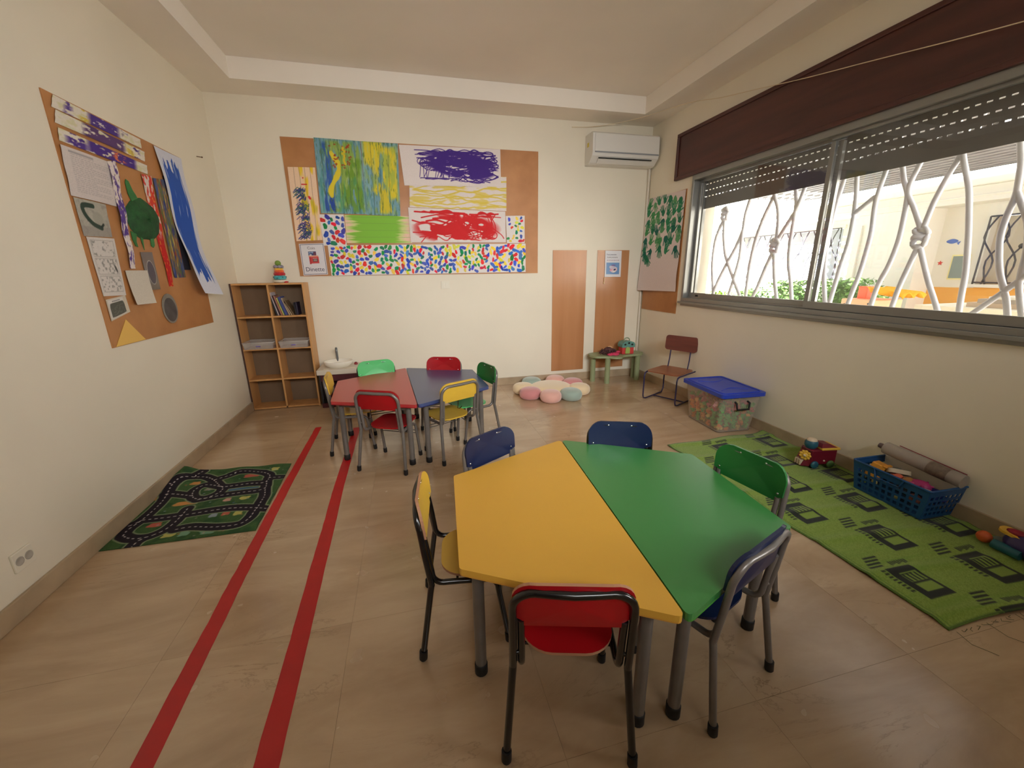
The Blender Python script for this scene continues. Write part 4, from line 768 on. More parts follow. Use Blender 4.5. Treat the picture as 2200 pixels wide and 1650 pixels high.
# ================================================================= CHILDREN'S CHAIRS
CC = {'red': (160, 12, 22), 'yellow': (214, 174, 60), 'blue': (14, 28, 64), 'green': (32, 108, 46), 'light_green': (84, 192, 112)}
def make_chair(col, frame, seatcol=None, edge=None):
    t = thing('school_chair', '', 'chair'); mf = M_black_tube if frame == 'black' else M_grey_tube
    m = mat('chair_ply_' + col, CC[col], rough=.33, var=.06, vscale=8, spec=.5); ms = mat('chair_ply_' + (seatcol or col), CC[seatcol or col], rough=.33, var=.06, vscale=8)
    me = mat('ply_edge', (176, 128, 96), rough=.7) if edge else m; mes = mat('ply_edge') if edge else ms
    R = .0105
    # back frame: one tube from the seat joint over the top
    L = [(-.151, .045, .285), (-.150, .030, .40), (-.149, .020, .495)]
    cor = [(-.149 + .055 * (1 - math.cos(a)), .020 - .012 * math.sin(a), .495 + .058 * math.sin(a)) for a in [PI / 2 * k / 6 for k in range(1, 7)]]
    top = [(-.045, .002, .554), (0, -.001, .554)]
    half = L + cor + top; full = half + [(-x, y_, z) for x, y_, z in half[:-1][::-1]]
    MB().tube(full, R, 12).obj('back_frame', mf, t)
    for s in (-1, 1):
        l = MB().tube([(s * .151, .045, .285), (s * .153, .040, .26), (s * .1695, .003, .03)], R, 12).obj('leg', mf, t)
        MB().tube([(s * .1697, .0025, .036), (s * .1705, .0, .004), (s * .1705, 0, 0)], [R + .0035, R + .0035, R + .001], 12).obj('foot_cap', M_dark, l)
        rail = [(s * .129, .030, .452), (s * .129, .040, .38), (s * .129, .047, .315)] + [(s * .129, .047 + .036 * (1 - math.cos(a)), .315 - .042 * math.sin(a)) for a in [PI / 2 * k / 5 for k in range(1, 6)]] + [(s * .129, .14, .271), (s * .132, .235, .268)]
        rl = MB().tube(rail, R * .95, 12).obj('seat_rail', mf, t)
        MB().tube([(s * .1505, .036, .335), (s * .129, .044, .335)], .006, 8).obj('bracket', mf, rl)
        fl_ = [(s * .132, .235, .268)] + [(s * (.132 + .001 * k), .235 + .034 * math.sin(a), .268 - .036 * (1 - math.cos(a))) for k, a in enumerate([PI / 2 * k / 5 for k in range(1, 6)])] + [(s * .1405, .302, .03)]
        l = MB().tube(fl_, R * .95, 12).obj('leg', mf, t)
        MB().tube([(s * .1405, .302, .036), (s * .141, .304, .004), (s * .141, .304, 0)], [R + .003, R + .003, R + .001], 12).obj('foot_cap', M_dark, l)
    for z in (.205, .185): MB().tube([(-.137, .280, z), (.137, .280, z)], .0035, 8).obj('stretcher', mf, t)
    MB().tube([(-.129, .13, .266), (.129, .13, .266)], .005, 8).tube([(-.131, .225, .264), (.131, .225, .264)], .005, 8).obj('seat_support', mf, t)
    # seat: gently dished ply board
    P = rrect(-.130, .130, .075, .345, [.06, .06, .085, .085], 7)
    def slab(P, T, f0, thick, nm, m1, m2, par):
        # P outline in (a,b); f0(a,b)->3D front, normal T
        n_ = len(P); ring = [1.0, .8, .5, .2]; ca = sum(p[0] for p in P) / n_; cb = sum(p[1] for p in P) / n_; b = MB(); vs = []; fs = []
        for r_ in ring: vs += [f0(ca + (p[0] - ca) * r_, cb + (p[1] - cb) * r_) for p in P]
        vs.append(f0(ca, cb)); N_ = len(vs); T = Vector(T)
        for k in range(3):
            for i in range(n_): fs.append((k * n_ + i, k * n_ + (i + 1) % n_, (k + 1) * n_ + (i + 1) % n_, (k + 1) * n_ + i))
        fs += [(3 * n_ + i, 3 * n_ + (i + 1) % n_, N_ - 1) for i in range(n_)]
        b.add(vs, fs, smooth=True, mi=0); b.add([tuple(Vector(v) - T * thick) for v in vs], [f_[::-1] for f_ in fs], smooth=True, mi=0)
        b.add([v for v in vs[:n_]] + [tuple(Vector(v) - T * thick) for v in vs[:n_]], [(i, n_ + i, n_ + (i + 1) % n_, (i + 1) % n_) for i in range(n_)], mi=1)
        return b.obj(nm, [m1, m2], par)
    slab(P, (0, 0, 1), lambda a, b_: (a, b_, .291 + .006 * (a / .13) ** 2 + .004 * ((b_ - .2) / .14) ** 2), .009, 'seat', ms, mes, t)
    Q = [(-.122, .436), (.122, .436), (.127, .452), (.150, .462)] + rrect(-.152, .152, .45, .575, .06, 6)[0:14] + [(-.150, .462), (-.127, .452)]
    bk = slab(Q, (0, 1, 0), lambda a, z: (a, .040 - .10 * (z - .436) - .022 * (1 - (a / .152) ** 2) + .004, z), .010, 'backrest', m, me, t)
    for (x, z) in ((-.055, .556), (.055, .556), (-.128, .468), (.128, .468)):
        y0 = .040 - .10 * (z - .436) - .022 * (1 - (x / .152) ** 2) + .005; MB().sphere((x, y0, z), .0045, 8, 5, sc=(1, .5, 1)).obj('screw', M_screw, bk)
    return t
chairs = [
 ('red', 'black', None, 1, (1.904, .231), -.282, 'red chair with black frame in front at the yellow table'),
 ('red', 'grey', None, 0, (1.315, 2.100), -.445, 'red chair with grey frame at the near side of the red table'),
 ('yellow', 'grey', None, 0, (1.879, 2.170), .465, 'yellow chair with grey frame at the near side of the blue table'),
 ('blue', 'grey', None, 0, (2.490, .254), .359, 'navy blue chair with grey frame at the near side of the green table'),
 ('yellow', 'black', None, 1, (1.548, .815), -1.671, 'yellow chair with black frame at the end of the yellow table'),
 ('blue', 'grey', None, 0, (1.878, 1.240), -2.596, 'navy blue chair with grey frame tucked behind the yellow table'),
 ('blue', 'black', None, 0, (2.541, 1.196), 2.778, 'navy blue chair with black frame tucked behind the green table'),
 ('green', 'grey', None, 0, (2.889, .720), 1.749, 'green chair with grey frame between the green table and the rug'),
 ('yellow', 'grey', None, 0, (.929, 2.639), -1.504, 'yellow chair at the end of the red table beside the toy sink'),
 ('light_green', 'black', None, 0, (1.252, 3.077), -2.893, 'bright light green chair behind the red table'),
 ('red', 'grey', None, 0, (1.837, 3.044), 2.801, 'red chair behind the blue table against the far wall'),
 ('green', 'grey', 'light_green', 0, (2.164, 2.641), 1.873, 'green chair with pale green seat at the end of the blue table')]
made = {}
for col, fr, sc_, ed, (x, y_), rz, lab in chairs:
    key = (col, fr, sc_, ed); o = copy_tree(made[key]) if key in made else make_chair(col, fr, sc_, ed); made.setdefault(key, o)
    o.location = (x, y_, 0); o.rotation_euler = (0, 0, rz); tag(o, lab, 'chair', 'small school chairs round the tables')

# wooden chair with blue sled frame by the window wall
M_blu = mat('blue_painted_steel', (52, 46, 84), rough=.35, metal=.2); M_ply = wood_mat('orange_brown_ply', (160, 96, 62), (130, 72, 46), scale=4, axis=0, rough=.35, coat=.2); M_ply2 = wood_mat('red_brown_ply', (124, 66, 54), (100, 52, 44), scale=4, axis=0, rough=.4)
wc = thing('wooden_sled_chair', 'brown wooden chair on a blue steel sled frame by the window wall', 'chair', (3.912, 2.885, 0), math.radians(-62.8))
# local: y runs from front to back, x from left runner to right
for s in (-1, 1):
    x = s * .172
    Pm = [(x, .40, .21), (x, .40, .05)] + [(x, .40 - .03 * math.sin(a) , .05 - .04 * math.sin(a)) for a in [PI / 2]] + [(x, .05, .010), (x, .012, .022), (x, .0, .05), (x, .0, .26), (x, .014, .288), (x, .045, .296), (x, .37, .296), (x, .395, .285), (x, .40, .26)]
    MB().tube(round_path := smooth_path(Pm[:-1], 4) if False else [Vector(p) for p in Pm], .0075, 8).obj('sled_frame', M_blu, wc)
MB().tube([(-.172, .20, .010), (.172, .20, .010)], .0065, 8).obj('crossbar', M_blu, wc)
for s in (-1, 1): MB().tube([(s * .105, .33, .298), (s * .105, .355, .40), (s * .105, .372, .56)], .0065, 8).obj('back_upright', M_blu, wc)
MB().prism(rrect(-.165, .165, .005, .36, .05, 5), .304, .314).obj('seat', M_ply, wc, bevel=.002)
MB().prism([(a, b_) for a, b_ in rrect(-.17, .17, .485, .635, .03, 5)], 0, .010, M=Matrix(((1, 0, 0, 0), (0, .10, -1, .318), (0, 1, 0, 0), (0, 0, 0, 1)))).obj('backrest', M_ply2, wc, bevel=.002)
#@@FLOORTHINGS@@

# ================================================================= BOOKSHELF
M_bs = wood_mat('light_beech_melamine', (206, 156, 98), (192, 140, 84), scale=3, axis=2, rough=.42); M_bk = mat('shelf_back_board', (122, 100, 76), rough=.7, var=.1)
bs = thing('bookshelf', 'light wooden bookshelf of eight open cubbies in the far left corner', 'bookshelf', (.004, 3.78, 0)); T = .015; SW, SD, SH = .616, .205, 1.212
MB().box(0, T, 0, SD, 0, SH).obj('side_panel', M_bs, bs); MB().box(SW - T, SW, 0, SD, 0, SH).obj('side_panel', M_bs, bs); MB().box(-.001, T - .002, -.0015, 0, 0, SH).obj('edge_strip', mat('dark_edge', (70, 44, 34), rough=.6), bs)
MB().box(T, SW - T, 0, SD, SH - T, SH).obj('top_panel', M_bs, bs); MB().box(SW / 2 - T / 2, SW / 2 + T / 2, .001, SD - .004, .02, SH - T).obj('divider', M_bs, bs); MB().box(T, SW - T, SD - .004, SD, 0, SH - T).obj('back_panel', M_bk, bs)
for z in (.005, .2925, .5925, .8975):
    for s in (0, 1): MB().box(T if s == 0 else SW / 2 + T / 2, SW / 2 - T / 2 if s == 0 else SW - T, .0, SD - .004, z, z + T).obj('shelf', M_bs, bs)
# stacking toy
st = thing('stacking_ring_toy', 'crochet stacking ring toy in rainbow colours on top of the bookshelf', 'toy', (.405, 3.885, SH))
MB().lathe([(0, 0), (.045, 0), (.062, .012), (.064, .022), (.055, .026), (0, .026)], 24).obj('base', mat('toy_white', (232, 224, 204), rough=.6), st)
for nm, col, z, R_, r_ in (('ring', (70, 170, 176), .048, .036, .019), ('ring', (184, 28, 36), .081, .034, .016), ('ring', (224, 96, 44), .105, .030, .012), ('ring', (236, 184, 60), .124, .027, .011)):
    rg = MB().torus((0, 0, z), R_, r_, 32, 10, wob=.09, k=9).obj(nm, mat('wool_%d' % int(z * 1000), col, rough=.85, bump=.6, bscale=160, sheen=.3), st)
rr_ = rg; MB().torus((0, 0, .147), .030, .012, 40, 8, wob=.35, k=6).obj('ring', mat('wool_grey', (150, 146, 160), rough=.85, bump=.6, bscale=160), st); MB().sphere((0, 0, .178), .026, 16, 12).obj('top_ball', mat('wool_green', (118, 148, 64), rough=.85, bump=.5, bscale=160), st)
MB().torus((0, 0, .048), .0363, .019, 32, 10, wob=.09, k=9); 
for i in range(7): a = i * .9; MB().sphere((.0545 * math.cos(a), .0545 * math.sin(a), .048 + .006 * math.cos(i * 3)), .005, 8, 5).obj('ring_dot', mat('dot_dark_teal', (14, 62, 70)), st)
MB().sphere((.052, -.03, .008), .016, 10, 6, sc=(1.6, .8, .5)).obj('red_tassel', mat('wool_81'), st)
# books
bz = .9125; bcol = [('tall black and grey book with a white page edge', (34, 38, 40), .014, .225), ('tall white edged book', (206, 196, 200), .008, .218), ('dark maroon book', (50, 18, 24), .016, .190), ('pink spined thin book', (186, 130, 112), .007, .188), ('orange brown thin book', (150, 84, 44), .007, .172), ('lime and cream book', (184, 190, 100), .010, .168), ('dark green thin book', (40, 70, 70), .006, .165), ('blue illustrated book', (60, 74, 140), .020, .176), ('navy thin book', (36, 40, 90), .006, .168), ('beige book', (176, 154, 126), .014, .166), ('dark brown thin book', (62, 36, 22), .006, .158), ('cream thin book leaning most', (214, 184, 146), .005, .160), ('olive brown book face', (120, 96, 66), .007, .150), ('small black book', (20, 16, 22), .012, .118), ('small dark violet book at the right end', (34, 24, 46), .014, .120)]
x = .345
for i, (lb, col, w, h) in enumerate(bcol):
    ang = math.radians([11, 12, 13, 13.5, 14, 14, 14.5, 15, 16, 17, 20, 23, 25, 4, 2][i]); b_ = thing('book', lb + ' on the bookshelf', 'book', (x, 3.80, bz), 0, 'books in the upper right cubby'); b_.rotation_euler = (0, -ang, 0)
    if i < 13: MB().box(0, w, 0, .14, 0, h).obj('cover', mat('book_%d' % i, col, rough=.5, var=.25, vscale=14), b_, bevel=.001); MB().box(.0015, w - .0015, .003, .138, .002, h + .0006).obj('pages', mat('book_pages', (214, 204, 184), rough=.8), b_)
    else: MB().box(0, w, 0, .12, 0, h).obj('cover', mat('book_%d' % i, col, rough=.5), b_, bevel=.001)
    x += w / math.cos(ang) + .0012 + (.010 if i in (11, 12) else 0)
# clear trays
M_tray = film_mat('clear_plastic', (214, 206, 198), .26, rough=.2)
for k, (x0, x1, lb) in enumerate(((.022, .300, 'clear plastic tray in the left cubby sticking out of the shelf'), (.330, .602, 'clear plastic tray in the right cubby sticking out of the shelf'))):
    tr = thing('plastic_tray', lb, 'tray', ((x0 + x1) / 2, 3.84, .6075)); w = (x1 - x0) / 2 - .008; d0, d1, h = -.095, .125, .062; b = MB(); wl = .0025
    b.box(-w + .01, w - .01, d0 + .01, d1 - .01, 0, wl)
    for (a, c_, e, g) in ((-w, w, d0, d0), (-w, w, d1, d1)): sgn = 1 if e == d0 else -1; b.add([(-w + .01, e + .01 * sgn, 0), (w - .01, e + .01 * sgn, 0), (w, e, h), (-w, e, h), (-w + .01, e + (.01 + wl) * sgn, 0), (w - .01, e + (.01 + wl) * sgn, 0), (w, e + wl * sgn, h), (-w, e + wl * sgn, h)], [(0, 1, 2, 3), (4, 7, 6, 5), (3, 2, 6, 7)])
    for s in (-1, 1): b.add([(s * (w - .01), d0 + .01, 0), (s * (w - .01), d1 - .01, 0), (s * w, d1, h), (s * w, d0, h), (s * (w - .01 - wl), d0 + .01, 0), (s * (w - .01 - wl), d1 - .01, 0), (s * (w - wl), d1, h), (s * (w - wl), d0, h)], [(0, 1, 2, 3), (4, 7, 6, 5), (3, 2, 6, 7)])
    b.obj('body', M_tray, tr)
    MB().tube([(-w, d0, h), (w, d0, h), (w, d1, h), (-w, d1, h)], .0035, 6, closed=True).obj('rim', film_mat('clear_plastic_rim', (224, 216, 208), .55), tr)
    MB().box(-.022, .018, d0 + .004, d0 + .0045, .022, .034).obj('label', mat('violet_label', (112, 96, 150)), tr)

# ================================================================= TOY SINK UNIT
sk = thing('toy_kitchen_sink', 'toy kitchen sink unit with white worktop and dark red front', 'toy', (.648, 3.66, 0))
M_sw = mat('sink_white', (214, 204, 188), rough=.5, var=.08); M_mar = mat('maroon_panel', (74, 14, 26), rough=.5); M_blk = mat('black_panel', (34, 32, 34), rough=.5)
MB().box(0, .52, 0, .30, .335, .385).obj('worktop', M_sw, sk, bevel=.006); MB().box(.012, .03, .02, .29, 0, .335).box(.49, .508, .02, .29, 0, .335).obj('side_panel', M_blk, sk)
MB().box(.03, .49, .26, .28, 0, .335).obj('back_panel', M_mar, sk); MB().box(.012, .49, .015, .03, 0, .045).box(.03, .49, .02, .035, .27, .335).obj('front_rail', M_mar, sk); MB().box(.19, .49, .022, .035, .045, .27).obj('door', M_mar, sk, bevel=.003)
MB().lathe([(.085, .0), (.118, .022), (.132, .056), (.137, .058), (.140, .054), (.126, .020), (.10, .0)], 28, M=Matrix.Translation((.185, .155, .385)) @ Matrix.Diagonal((1, .8, 1, 1))).lathe([(0, .010), (.085, .011), (.118, .024)], 28, M=Matrix.Translation((.185, .155, .383)) @ Matrix.Diagonal((1, .8, 1, 1))).obj('basin', mat('basin_white', (240, 234, 220), rough=.3), sk)
MB().tube(smooth_path([(.165, .262, .385), (.163, .262, .47), (.163, .258, .53), (.168, .235, .556), (.172, .205, .550), (.172, .200, .520)], 5), .0115, 10).obj('tap', mat('tap_grey', (112, 114, 116), rough=.35, metal=.3), sk)
MB().lathe([(.016, 0), (.018, .012), (.010, .024), (0, .026)], 14, c=(.345, .20, .385)).obj('tap_knob', mat('knob_red', (128, 22, 34), rough=.4), sk)
MB().box(.06, .11, .04, .055, .385, .3865).box(.30, .35, .04, .055, .385, .3865).obj('worktop_mark', mat('mark_cream', (236, 226, 200)), sk)

# ================================================================= FLOWER CUSHION
fc = thing('flower_cushion', 'round flower floor cushion with pastel petals round a cream centre', 'cushion', (3.015, 3.545, 0))
def plush(n, c): return mat('plush_' + n, c, rough=.95, bump=.9, bscale=260, sheen=.6)
def puff(name, cx, cy, rx, ry, rz_, m, ang=0): 
    b = MB(); Mx = Matrix.Translation((cx, cy, rz_ * .86)) @ Matrix.Rotation(ang, 4, 'Z'); vs = []; fs = []; n_, m_ = 26, 14
    for j in range(m_ + 1):
        t = PI * j / m_; zz = math.copysign(abs(math.cos(t)) ** .85, math.cos(t)) * rz_; q = abs(math.sin(t)) ** .62
        for i in range(n_): a = 2 * PI * i / n_; vs.append((rx * q * math.cos(a), ry * q * math.sin(a), max(zz, -rz_ * .86)))
    for j in range(m_):
        for i in range(n_): fs.append((j * n_ + i, (j + 1) * n_ + i, (j + 1) * n_ + (i + 1) % n_, j * n_ + (i + 1) % n_))
    b.add(vs, fs, smooth=True, M=Mx); return b.obj(name, m, fc)
puff('centre', 0, 0, .235, .235, .058, plush('cream', (240, 216, 176)))
pc = [('cream', (236, 212, 174)), ('rose', (212, 140, 140)), ('pink', (232, 178, 164)), ('sage', (160, 180, 168)), ('cream', 0), ('rose', 0), ('pink', 0), ('sage', 0)]
A0 = [168, 205, 250, 293, 336, 18, 62, 118]
for (nm, cc), a in zip(pc, A0):
    a = math.radians(a); puff('petal', .305 * math.cos(a), .305 * math.sin(a), .118, .112, .062, plush(nm, cc) if cc else _M['plush_' + nm], a)

# ================================================================= CLOUD TABLE AND ITS TOYS
M_sage = mat('sage_green_plastic', (152, 164, 124), rough=.45)
ct = thing('cloud_table', 'low sage green wavy topped plastic table in the far right corner', 'table', (3.93, 3.82, 0))
pts = [(-.335, .02), (-.30, -.08), (-.22, -.105), (-.16, -.13), (-.10, -.185), (-.03, -.19), (.04, -.12), (.14, -.095), (.26, -.09), (.345, -.02), (.34, .08), (.27, .145), (.12, .155), (-.05, .15), (-.22, .155), (-.31, .11)]
sp = smooth_path([Vector((*p, 0)) for p in pts + [pts[0]]], 5)[:-1]
MB().prism([(p.x, p.y) for p in sp], .305, .328).obj('tabletop', M_sage, ct, bevel=.008, seg=3)
for (x_, y_) in ((-.275, .045), (-.155, -.095), (.285, .07), (.262, -.045)): MB().lathe([(.031, 0), (.031, .30), (.034, .306)], 20, c=(x_, y_, 0)).obj('leg', M_sage, ct)
ht = thing('toy_house', 'toy house carry box with teal roof and red walls on the cloud table', 'toy', (4.045, 3.80, .328))
MB().box(-.075, .075, -.05, .05, 0, .085).obj('walls', mat('toy_red', (206, 66, 66), rough=.4), ht, bevel=.008)
rf = [(-.083, 0), (.083, 0), (.083, .035), (.068, .06), (.03, .072), (-.03, .072), (-.068, .06), (-.083, .035)]
MB().prism(rf, -.056, .056, M=Matrix(((1, 0, 0, 0), (0, 0, -1, 0), (0, 1, 0, .082), (0, 0, 0, 1)))).obj('roof', mat('toy_teal', (98, 150, 140), rough=.4), ht, bevel=.006)
MB().prism([(a, b_) for a, b_ in rrect(-.028, .028, .010, .088, [.027, .027, .006, .006], 5)], -.060, -.050, M=Matrix(((1, 0, 0, -.01), (0, 0, 1, 0), (0, 1, 0, 0), (0, 0, 0, 1)))).obj('door', mat('toy_lime', (162, 186, 100), rough=.45), ht)
for (x_, z_, a) in ((-.045, .118, .5), (.002, .134, 0), (.045, .116, -.5)): MB().sphere((x_, -.056, z_), .015, 10, 6, sc=(1, .25, .75)).obj('roof_hole', M_dark, ht)
MB().tube(smooth_path([(-.035, 0, .150), (-.032, 0, .172), (-.012, 0, .186), (.015, 0, .186), (.034, 0, .172), (.037, 0, .150)], 4), .006, 8).obj('carry_handle', mat('handle_sage', (140, 156, 120)), ht)
MB().sphere((.086, -.02, .11), .012, 8, 6).obj('side_knob', M_dark, ht)
dl = thing('rag_doll', 'brown and pink fabric doll lying on the cloud table', 'toy', (3.835, 3.79, .328)); M_br = mat('brown_wool', (104, 70, 66), rough=.95, bump=1, bscale=120, col2=(64, 36, 40), vscale=30)
b = MB(); b.sphere((-.02, .02, .046), .052, 16, 10, sc=(1.1, .9, .85)).sphere((-.075, .01, .03), .03, 12, 8).sphere((.045, .03, .035), .033, 12, 8)
for i in range(34): rs = random.Random(i); a = rs.uniform(0, 2 * PI); b.tube([(-.02 + .04 * math.cos(a), .02 + .03 * math.sin(a), .03), (-.02 + .085 * math.cos(a), .015 + .055 * math.sin(a), .04 + rs.uniform(-.01, .03)), (-.02 + .115 * math.cos(a), .01 + .06 * math.sin(a), .010 + rs.uniform(0, .02))], .005, 5)
b.obj('body', M_br, dl)
b = MB(); n_ = 40; vs = [(0.02, -.04, .034)]; 
for i in range(n_): a = 2 * PI * i / n_; vs.append((.02 + .08 * math.cos(a), -.035 + .050 * math.sin(a), .012 + .010 * math.sin(6 * a)))
for i in range(n_): a = 2 * PI * i / n_; vs.append((.02 + .078 * math.cos(a), -.035 + .048 * math.sin(a), .004 + .003 * math.sin(6 * a)))
b.add(vs, [(0, 1 + i, 1 + (i + 1) % n_) for i in range(n_)] + [(1 + i, 1 + n_ + i, 1 + n_ + (i + 1) % n_, 1 + (i + 1) % n_) for i in range(n_)], smooth=True); b.sphere((.09, -.015, .03), .022, 10, 7, sc=(1.5, .8, .7)); b.obj('skirt', mat('hot_pink_fabric', (206, 60, 96), rough=.9, bump=.8, bscale=90), dl)
MB().tube([(-.01, .045, .088), (.015, .04, .092), (.04, .035, .080)], .003, 6).obj('hair_band', mat('cream_plastic'), dl)

# ================================================================= STORAGE BOX WITH BLOCKS
bx = thing('storage_box', 'clear plastic storage box with a blue lid beside the wooden chair', 'box', (4.10, 2.28, 0)); bx.rotation_euler = (0, 0, math.radians(-3.5))
M_box = film_mat('cloudy_box_plastic', (200, 186, 168), .42, rough=.22); w0, d0, w1, d1, h = .150, .205, .180, .250, .325
b = MB()
P0 = rrect(-w0, w0, -d0, d0, .03, 5); P1 = rrect(-w1, w1, -d1, d1, .035, 5); n_ = len(P0)
b.add([(p[0], p[1], .004) for p in P0] + [(p[0], p[1], h) for p in P1], [(i, (i + 1) % n_, n_ + (i + 1) % n_, n_ + i) for i in range(n_)], smooth=True); b.add([(p[0], p[1], .004) for p in P0], [tuple(range(n_))])
b.obj('body', M_box, bx)
MB().tube([(p[0], p[1], .006) for p in P0], .004, 6, closed=True).obj('base_rim', mat('box_base', (120, 108, 96), rough=.4), bx)
M_lid = mat('blue_lid_plastic', (34, 62, 176), rough=.35)
ld = MB().prism(rrect(-.198, .198, -.272, .272, .03, 5), h - .012, h + .018).obj('lid', M_lid, bx, bevel=.006, seg=3)
MB().tube([(p[0], p[1], h + .020) for p in rrect(-.170, .170, -.244, .244, .03, 5)], .005, 6, closed=True).obj('lid_rib', M_lid, ld)
MB().tube([(-.12 + .24 * i / 12, .155 - .055 * math.sin(PI * i / 12), h + .019) for i in range(13)], .004, 6).tube([(-.12 + .24 * i / 12, -.155 + .055 * math.sin(PI * i / 12), h + .019) for i in range(13)], .004, 6).obj('lid_rib', M_lid, ld)
MB().tube([(-.055, -.235, .270), (-.058, -.262, .262), (-.052, -.268, .212), (.052, -.268, .212), (.058, -.262, .262), (.055, -.235, .270)], .008, 8).obj('handle', M_dark, bx)
MB().box(.02, .12, .240, .262, h - .02, h + .012).obj('clip', M_dark, bx)
bc = [('orange', (236, 130, 60)), ('green', (84, 176, 92)), ('yellow', (214, 184, 92)), ('pink', (206, 84, 100)), ('light_orange', (238, 160, 90))]
rs = random.Random(21); bcm = [mat('block_' + n_, c_, rough=.4) for n_, c_ in bc]; gb = thing('toy_block', '', 'toy')
protos = []
for k in range(5):
    m = MB().box(-.022, .022, -.010, .010, -.010, .010).box(-.022, -.006, -.010, .010, .010, .024).box(.008, .022, -.010, .010, -.024, -.010).box(-.004, .006, .010, .020, -.008, .008); protos.append(m.mesh('toy_block', bcm[k]))
bpy.data.objects.remove(gb)
th = bx.rotation_euler[2]; cnt = 0
for lvl in range(7):
    for ix in range(5):
        for iy in range(6):
            z = .028 + lvl * .031; hw = w0 - .034 + (w1 - w0) * z / h; hd = d0 - .034 + (d1 - d0) * z / h
            if lvl == 6 and rs.random() < .55: continue
            if 0 < ix < 4 and 0 < iy < 5 and lvl < 5: continue
            lx = (-1 + 2 * ix / 4) * hw + rs.uniform(-.006, .006); ly = (-1 + 2 * iy / 5) * hd + rs.uniform(-.006, .006)
            k = 3 if (lvl >= 5 and rs.random() < .55) else (1 if (ly < -.05 and lx < .02 and rs.random() < .6) else rs.choice([0, 0, 1, 2, 4, 1]))
            o = bpy.data.objects.new('toy_block', protos[k]); COL.objects.link(o); o.rotation_euler = (rs.uniform(0, 6), rs.uniform(0, 6), rs.uniform(0, 6))
            o.location = (4.10 + lx * math.cos(th) - ly * math.sin(th), 2.28 + lx * math.sin(th) + ly * math.cos(th), z + .004)
            tag(o, bc[k][0].replace('_', ' ') + ' plastic building block inside the clear storage box', 'block', 'plastic blocks in the storage box, ' + bc[k][0].replace('_', ' ')); cnt += 1

# ================================================================= RUGS AND TAPE
LG, DGc = (130, 158, 62), (20, 30, 26)
RW, RL = .90, 1.74; X0r, Y0r = 3.405, .262
c = Canvas(RW, RL, LG, seed=80, res=.004, grain=.05); c.mix(np.clip((c.n(.3, .02, 2, 3) - .5) * 2, 0, 1), (108, 150, 46), .5)
def motif(cx, cy):      # window shaped motif, centre cx, cy
    sk_ = lambda x, y_: (cx + x + .010 * math.sin(y_ * 30), cy + y_)
    x0, x1, y0, y1 = cx - .072, cx + .072, cy - .088, cy + .088
    c.rect(x0, x1, y0, y1, DGc); c.rect(cx - .035, cx + .058, cy - .055, cy + .055, LG)
    for j in range(4): c.rect(cx - .030 + j * .022, cx - .020 + j * .022, cy + .004, cy + .048, DGc)
    c.rect(cx - .035, cx + .058, cy - .008, cy + .002, DGc, .9); c.rect(cx - .035, cx + .03, cy + .044, cy + .050, DGc, .6)
    for j in range(4): c.rect(x0 - .050 + j * .012, x0 + .028 + j * .012, y1 + .020 + j * .019, y1 + .030 + j * .019, DGc)
    for j in range(8): c.rect(x0 + .072 + j * .013, x0 + .080 + j * .013, y1 + .014 + .004 * (j % 3), y1 + .040, DGc)
    for j in range(8): c.rect(x0 - .028, x0 - .006, y1 - .012 - j * .0165, y1 - .004 - j * .0165, DGc)
for cx, col in ((3.575, 0), (3.985, 0), (3.775, 1), (4.185, 1)):
    for k in range(-1, 5): motif(cx - X0r, (.47 if col == 0 else .735) + .54 * k * 1.0 - Y0r)
for (x0, x1, y0, y1) in ((0, .010, 0, RL), (RW - .01, RW, 0, RL), (0, RW, 0, .008), (0, RW, RL - .008, RL)): c.rect(x0, x1, y0, y1, (60, 92, 34), .8)
c.rect(.022, .026, 0, RL, (84, 124, 40), .8)
wob = lambda v: .012 * np.sin(v * 11) + .006 * np.sin(v * 23 + 1)
o = sheet('green_rug', c, [(X0r, Y0r + .0, .006), (X0r + RW, Y0r - .012, .006), (X0r + RW, Y0r + RL, .006), (X0r + .01, Y0r + RL - .03, .006)], off=lambda u, v: .006 * np.clip(np.sin(v * 46 + u * 2), 0, 1) ** 4 + .004 * np.sin(v * 9 + u * 4) ** 2 + .012 * np.exp(-((1 - u) / .06) ** 2) * np.exp(-((v - 1) / .08) ** 2), N=(0, 0, 1), material=paint_mat('rug_weave', rough=.95, bump=.8, bscale=420, sheen=.2), thick=.005)
def edge_wave(o, fx):
    me = o.data; n_ = len(me.vertices); co = np.zeros(n_ * 3, np.float32); me.vertices.foreach_get('co', co); co = co.reshape(-1, 3); fx(co); me.vertices.foreach_set('co', co.reshape(-1)); me.update()
def fx(co):
    u = (co[:, 0] - X0r) / RW; v = (co[:, 1] - Y0r) / RL; co[:, 0] += wob(v) * (1 - u) ** 2; co[:, 1] += .010 * np.sin(u * 13) * (v > .9) * (v - .9) * 10 + .016 * np.sin(u * 5 + .6) * (1 - v) ** 6
    np.minimum(co[:, 0], W - .016, out=co[:, 0])
edge_wave(o, fx); tag(o, 'long lime green woven rug with dark window motifs under the toy crate', 'rug')
fr = MB()
for i in range(34):
    x_ = X0r + .02 + i * .026; l = random.uniform(.008, .025) if i % 6 else random.uniform(.08, .16); fr.tube([(x_, Y0r - .004, .006), (x_ + random.uniform(-.015, .02), Y0r - l * .5, .003), (x_ + random.uniform(-.02, .05), Y0r - l, .002)], .0008, 4)
fo = fr.obj('fringe', mat('rug_thread', (60, 74, 36), rough=.9)); fo.parent = o; fo['kind'] = 'stuff'
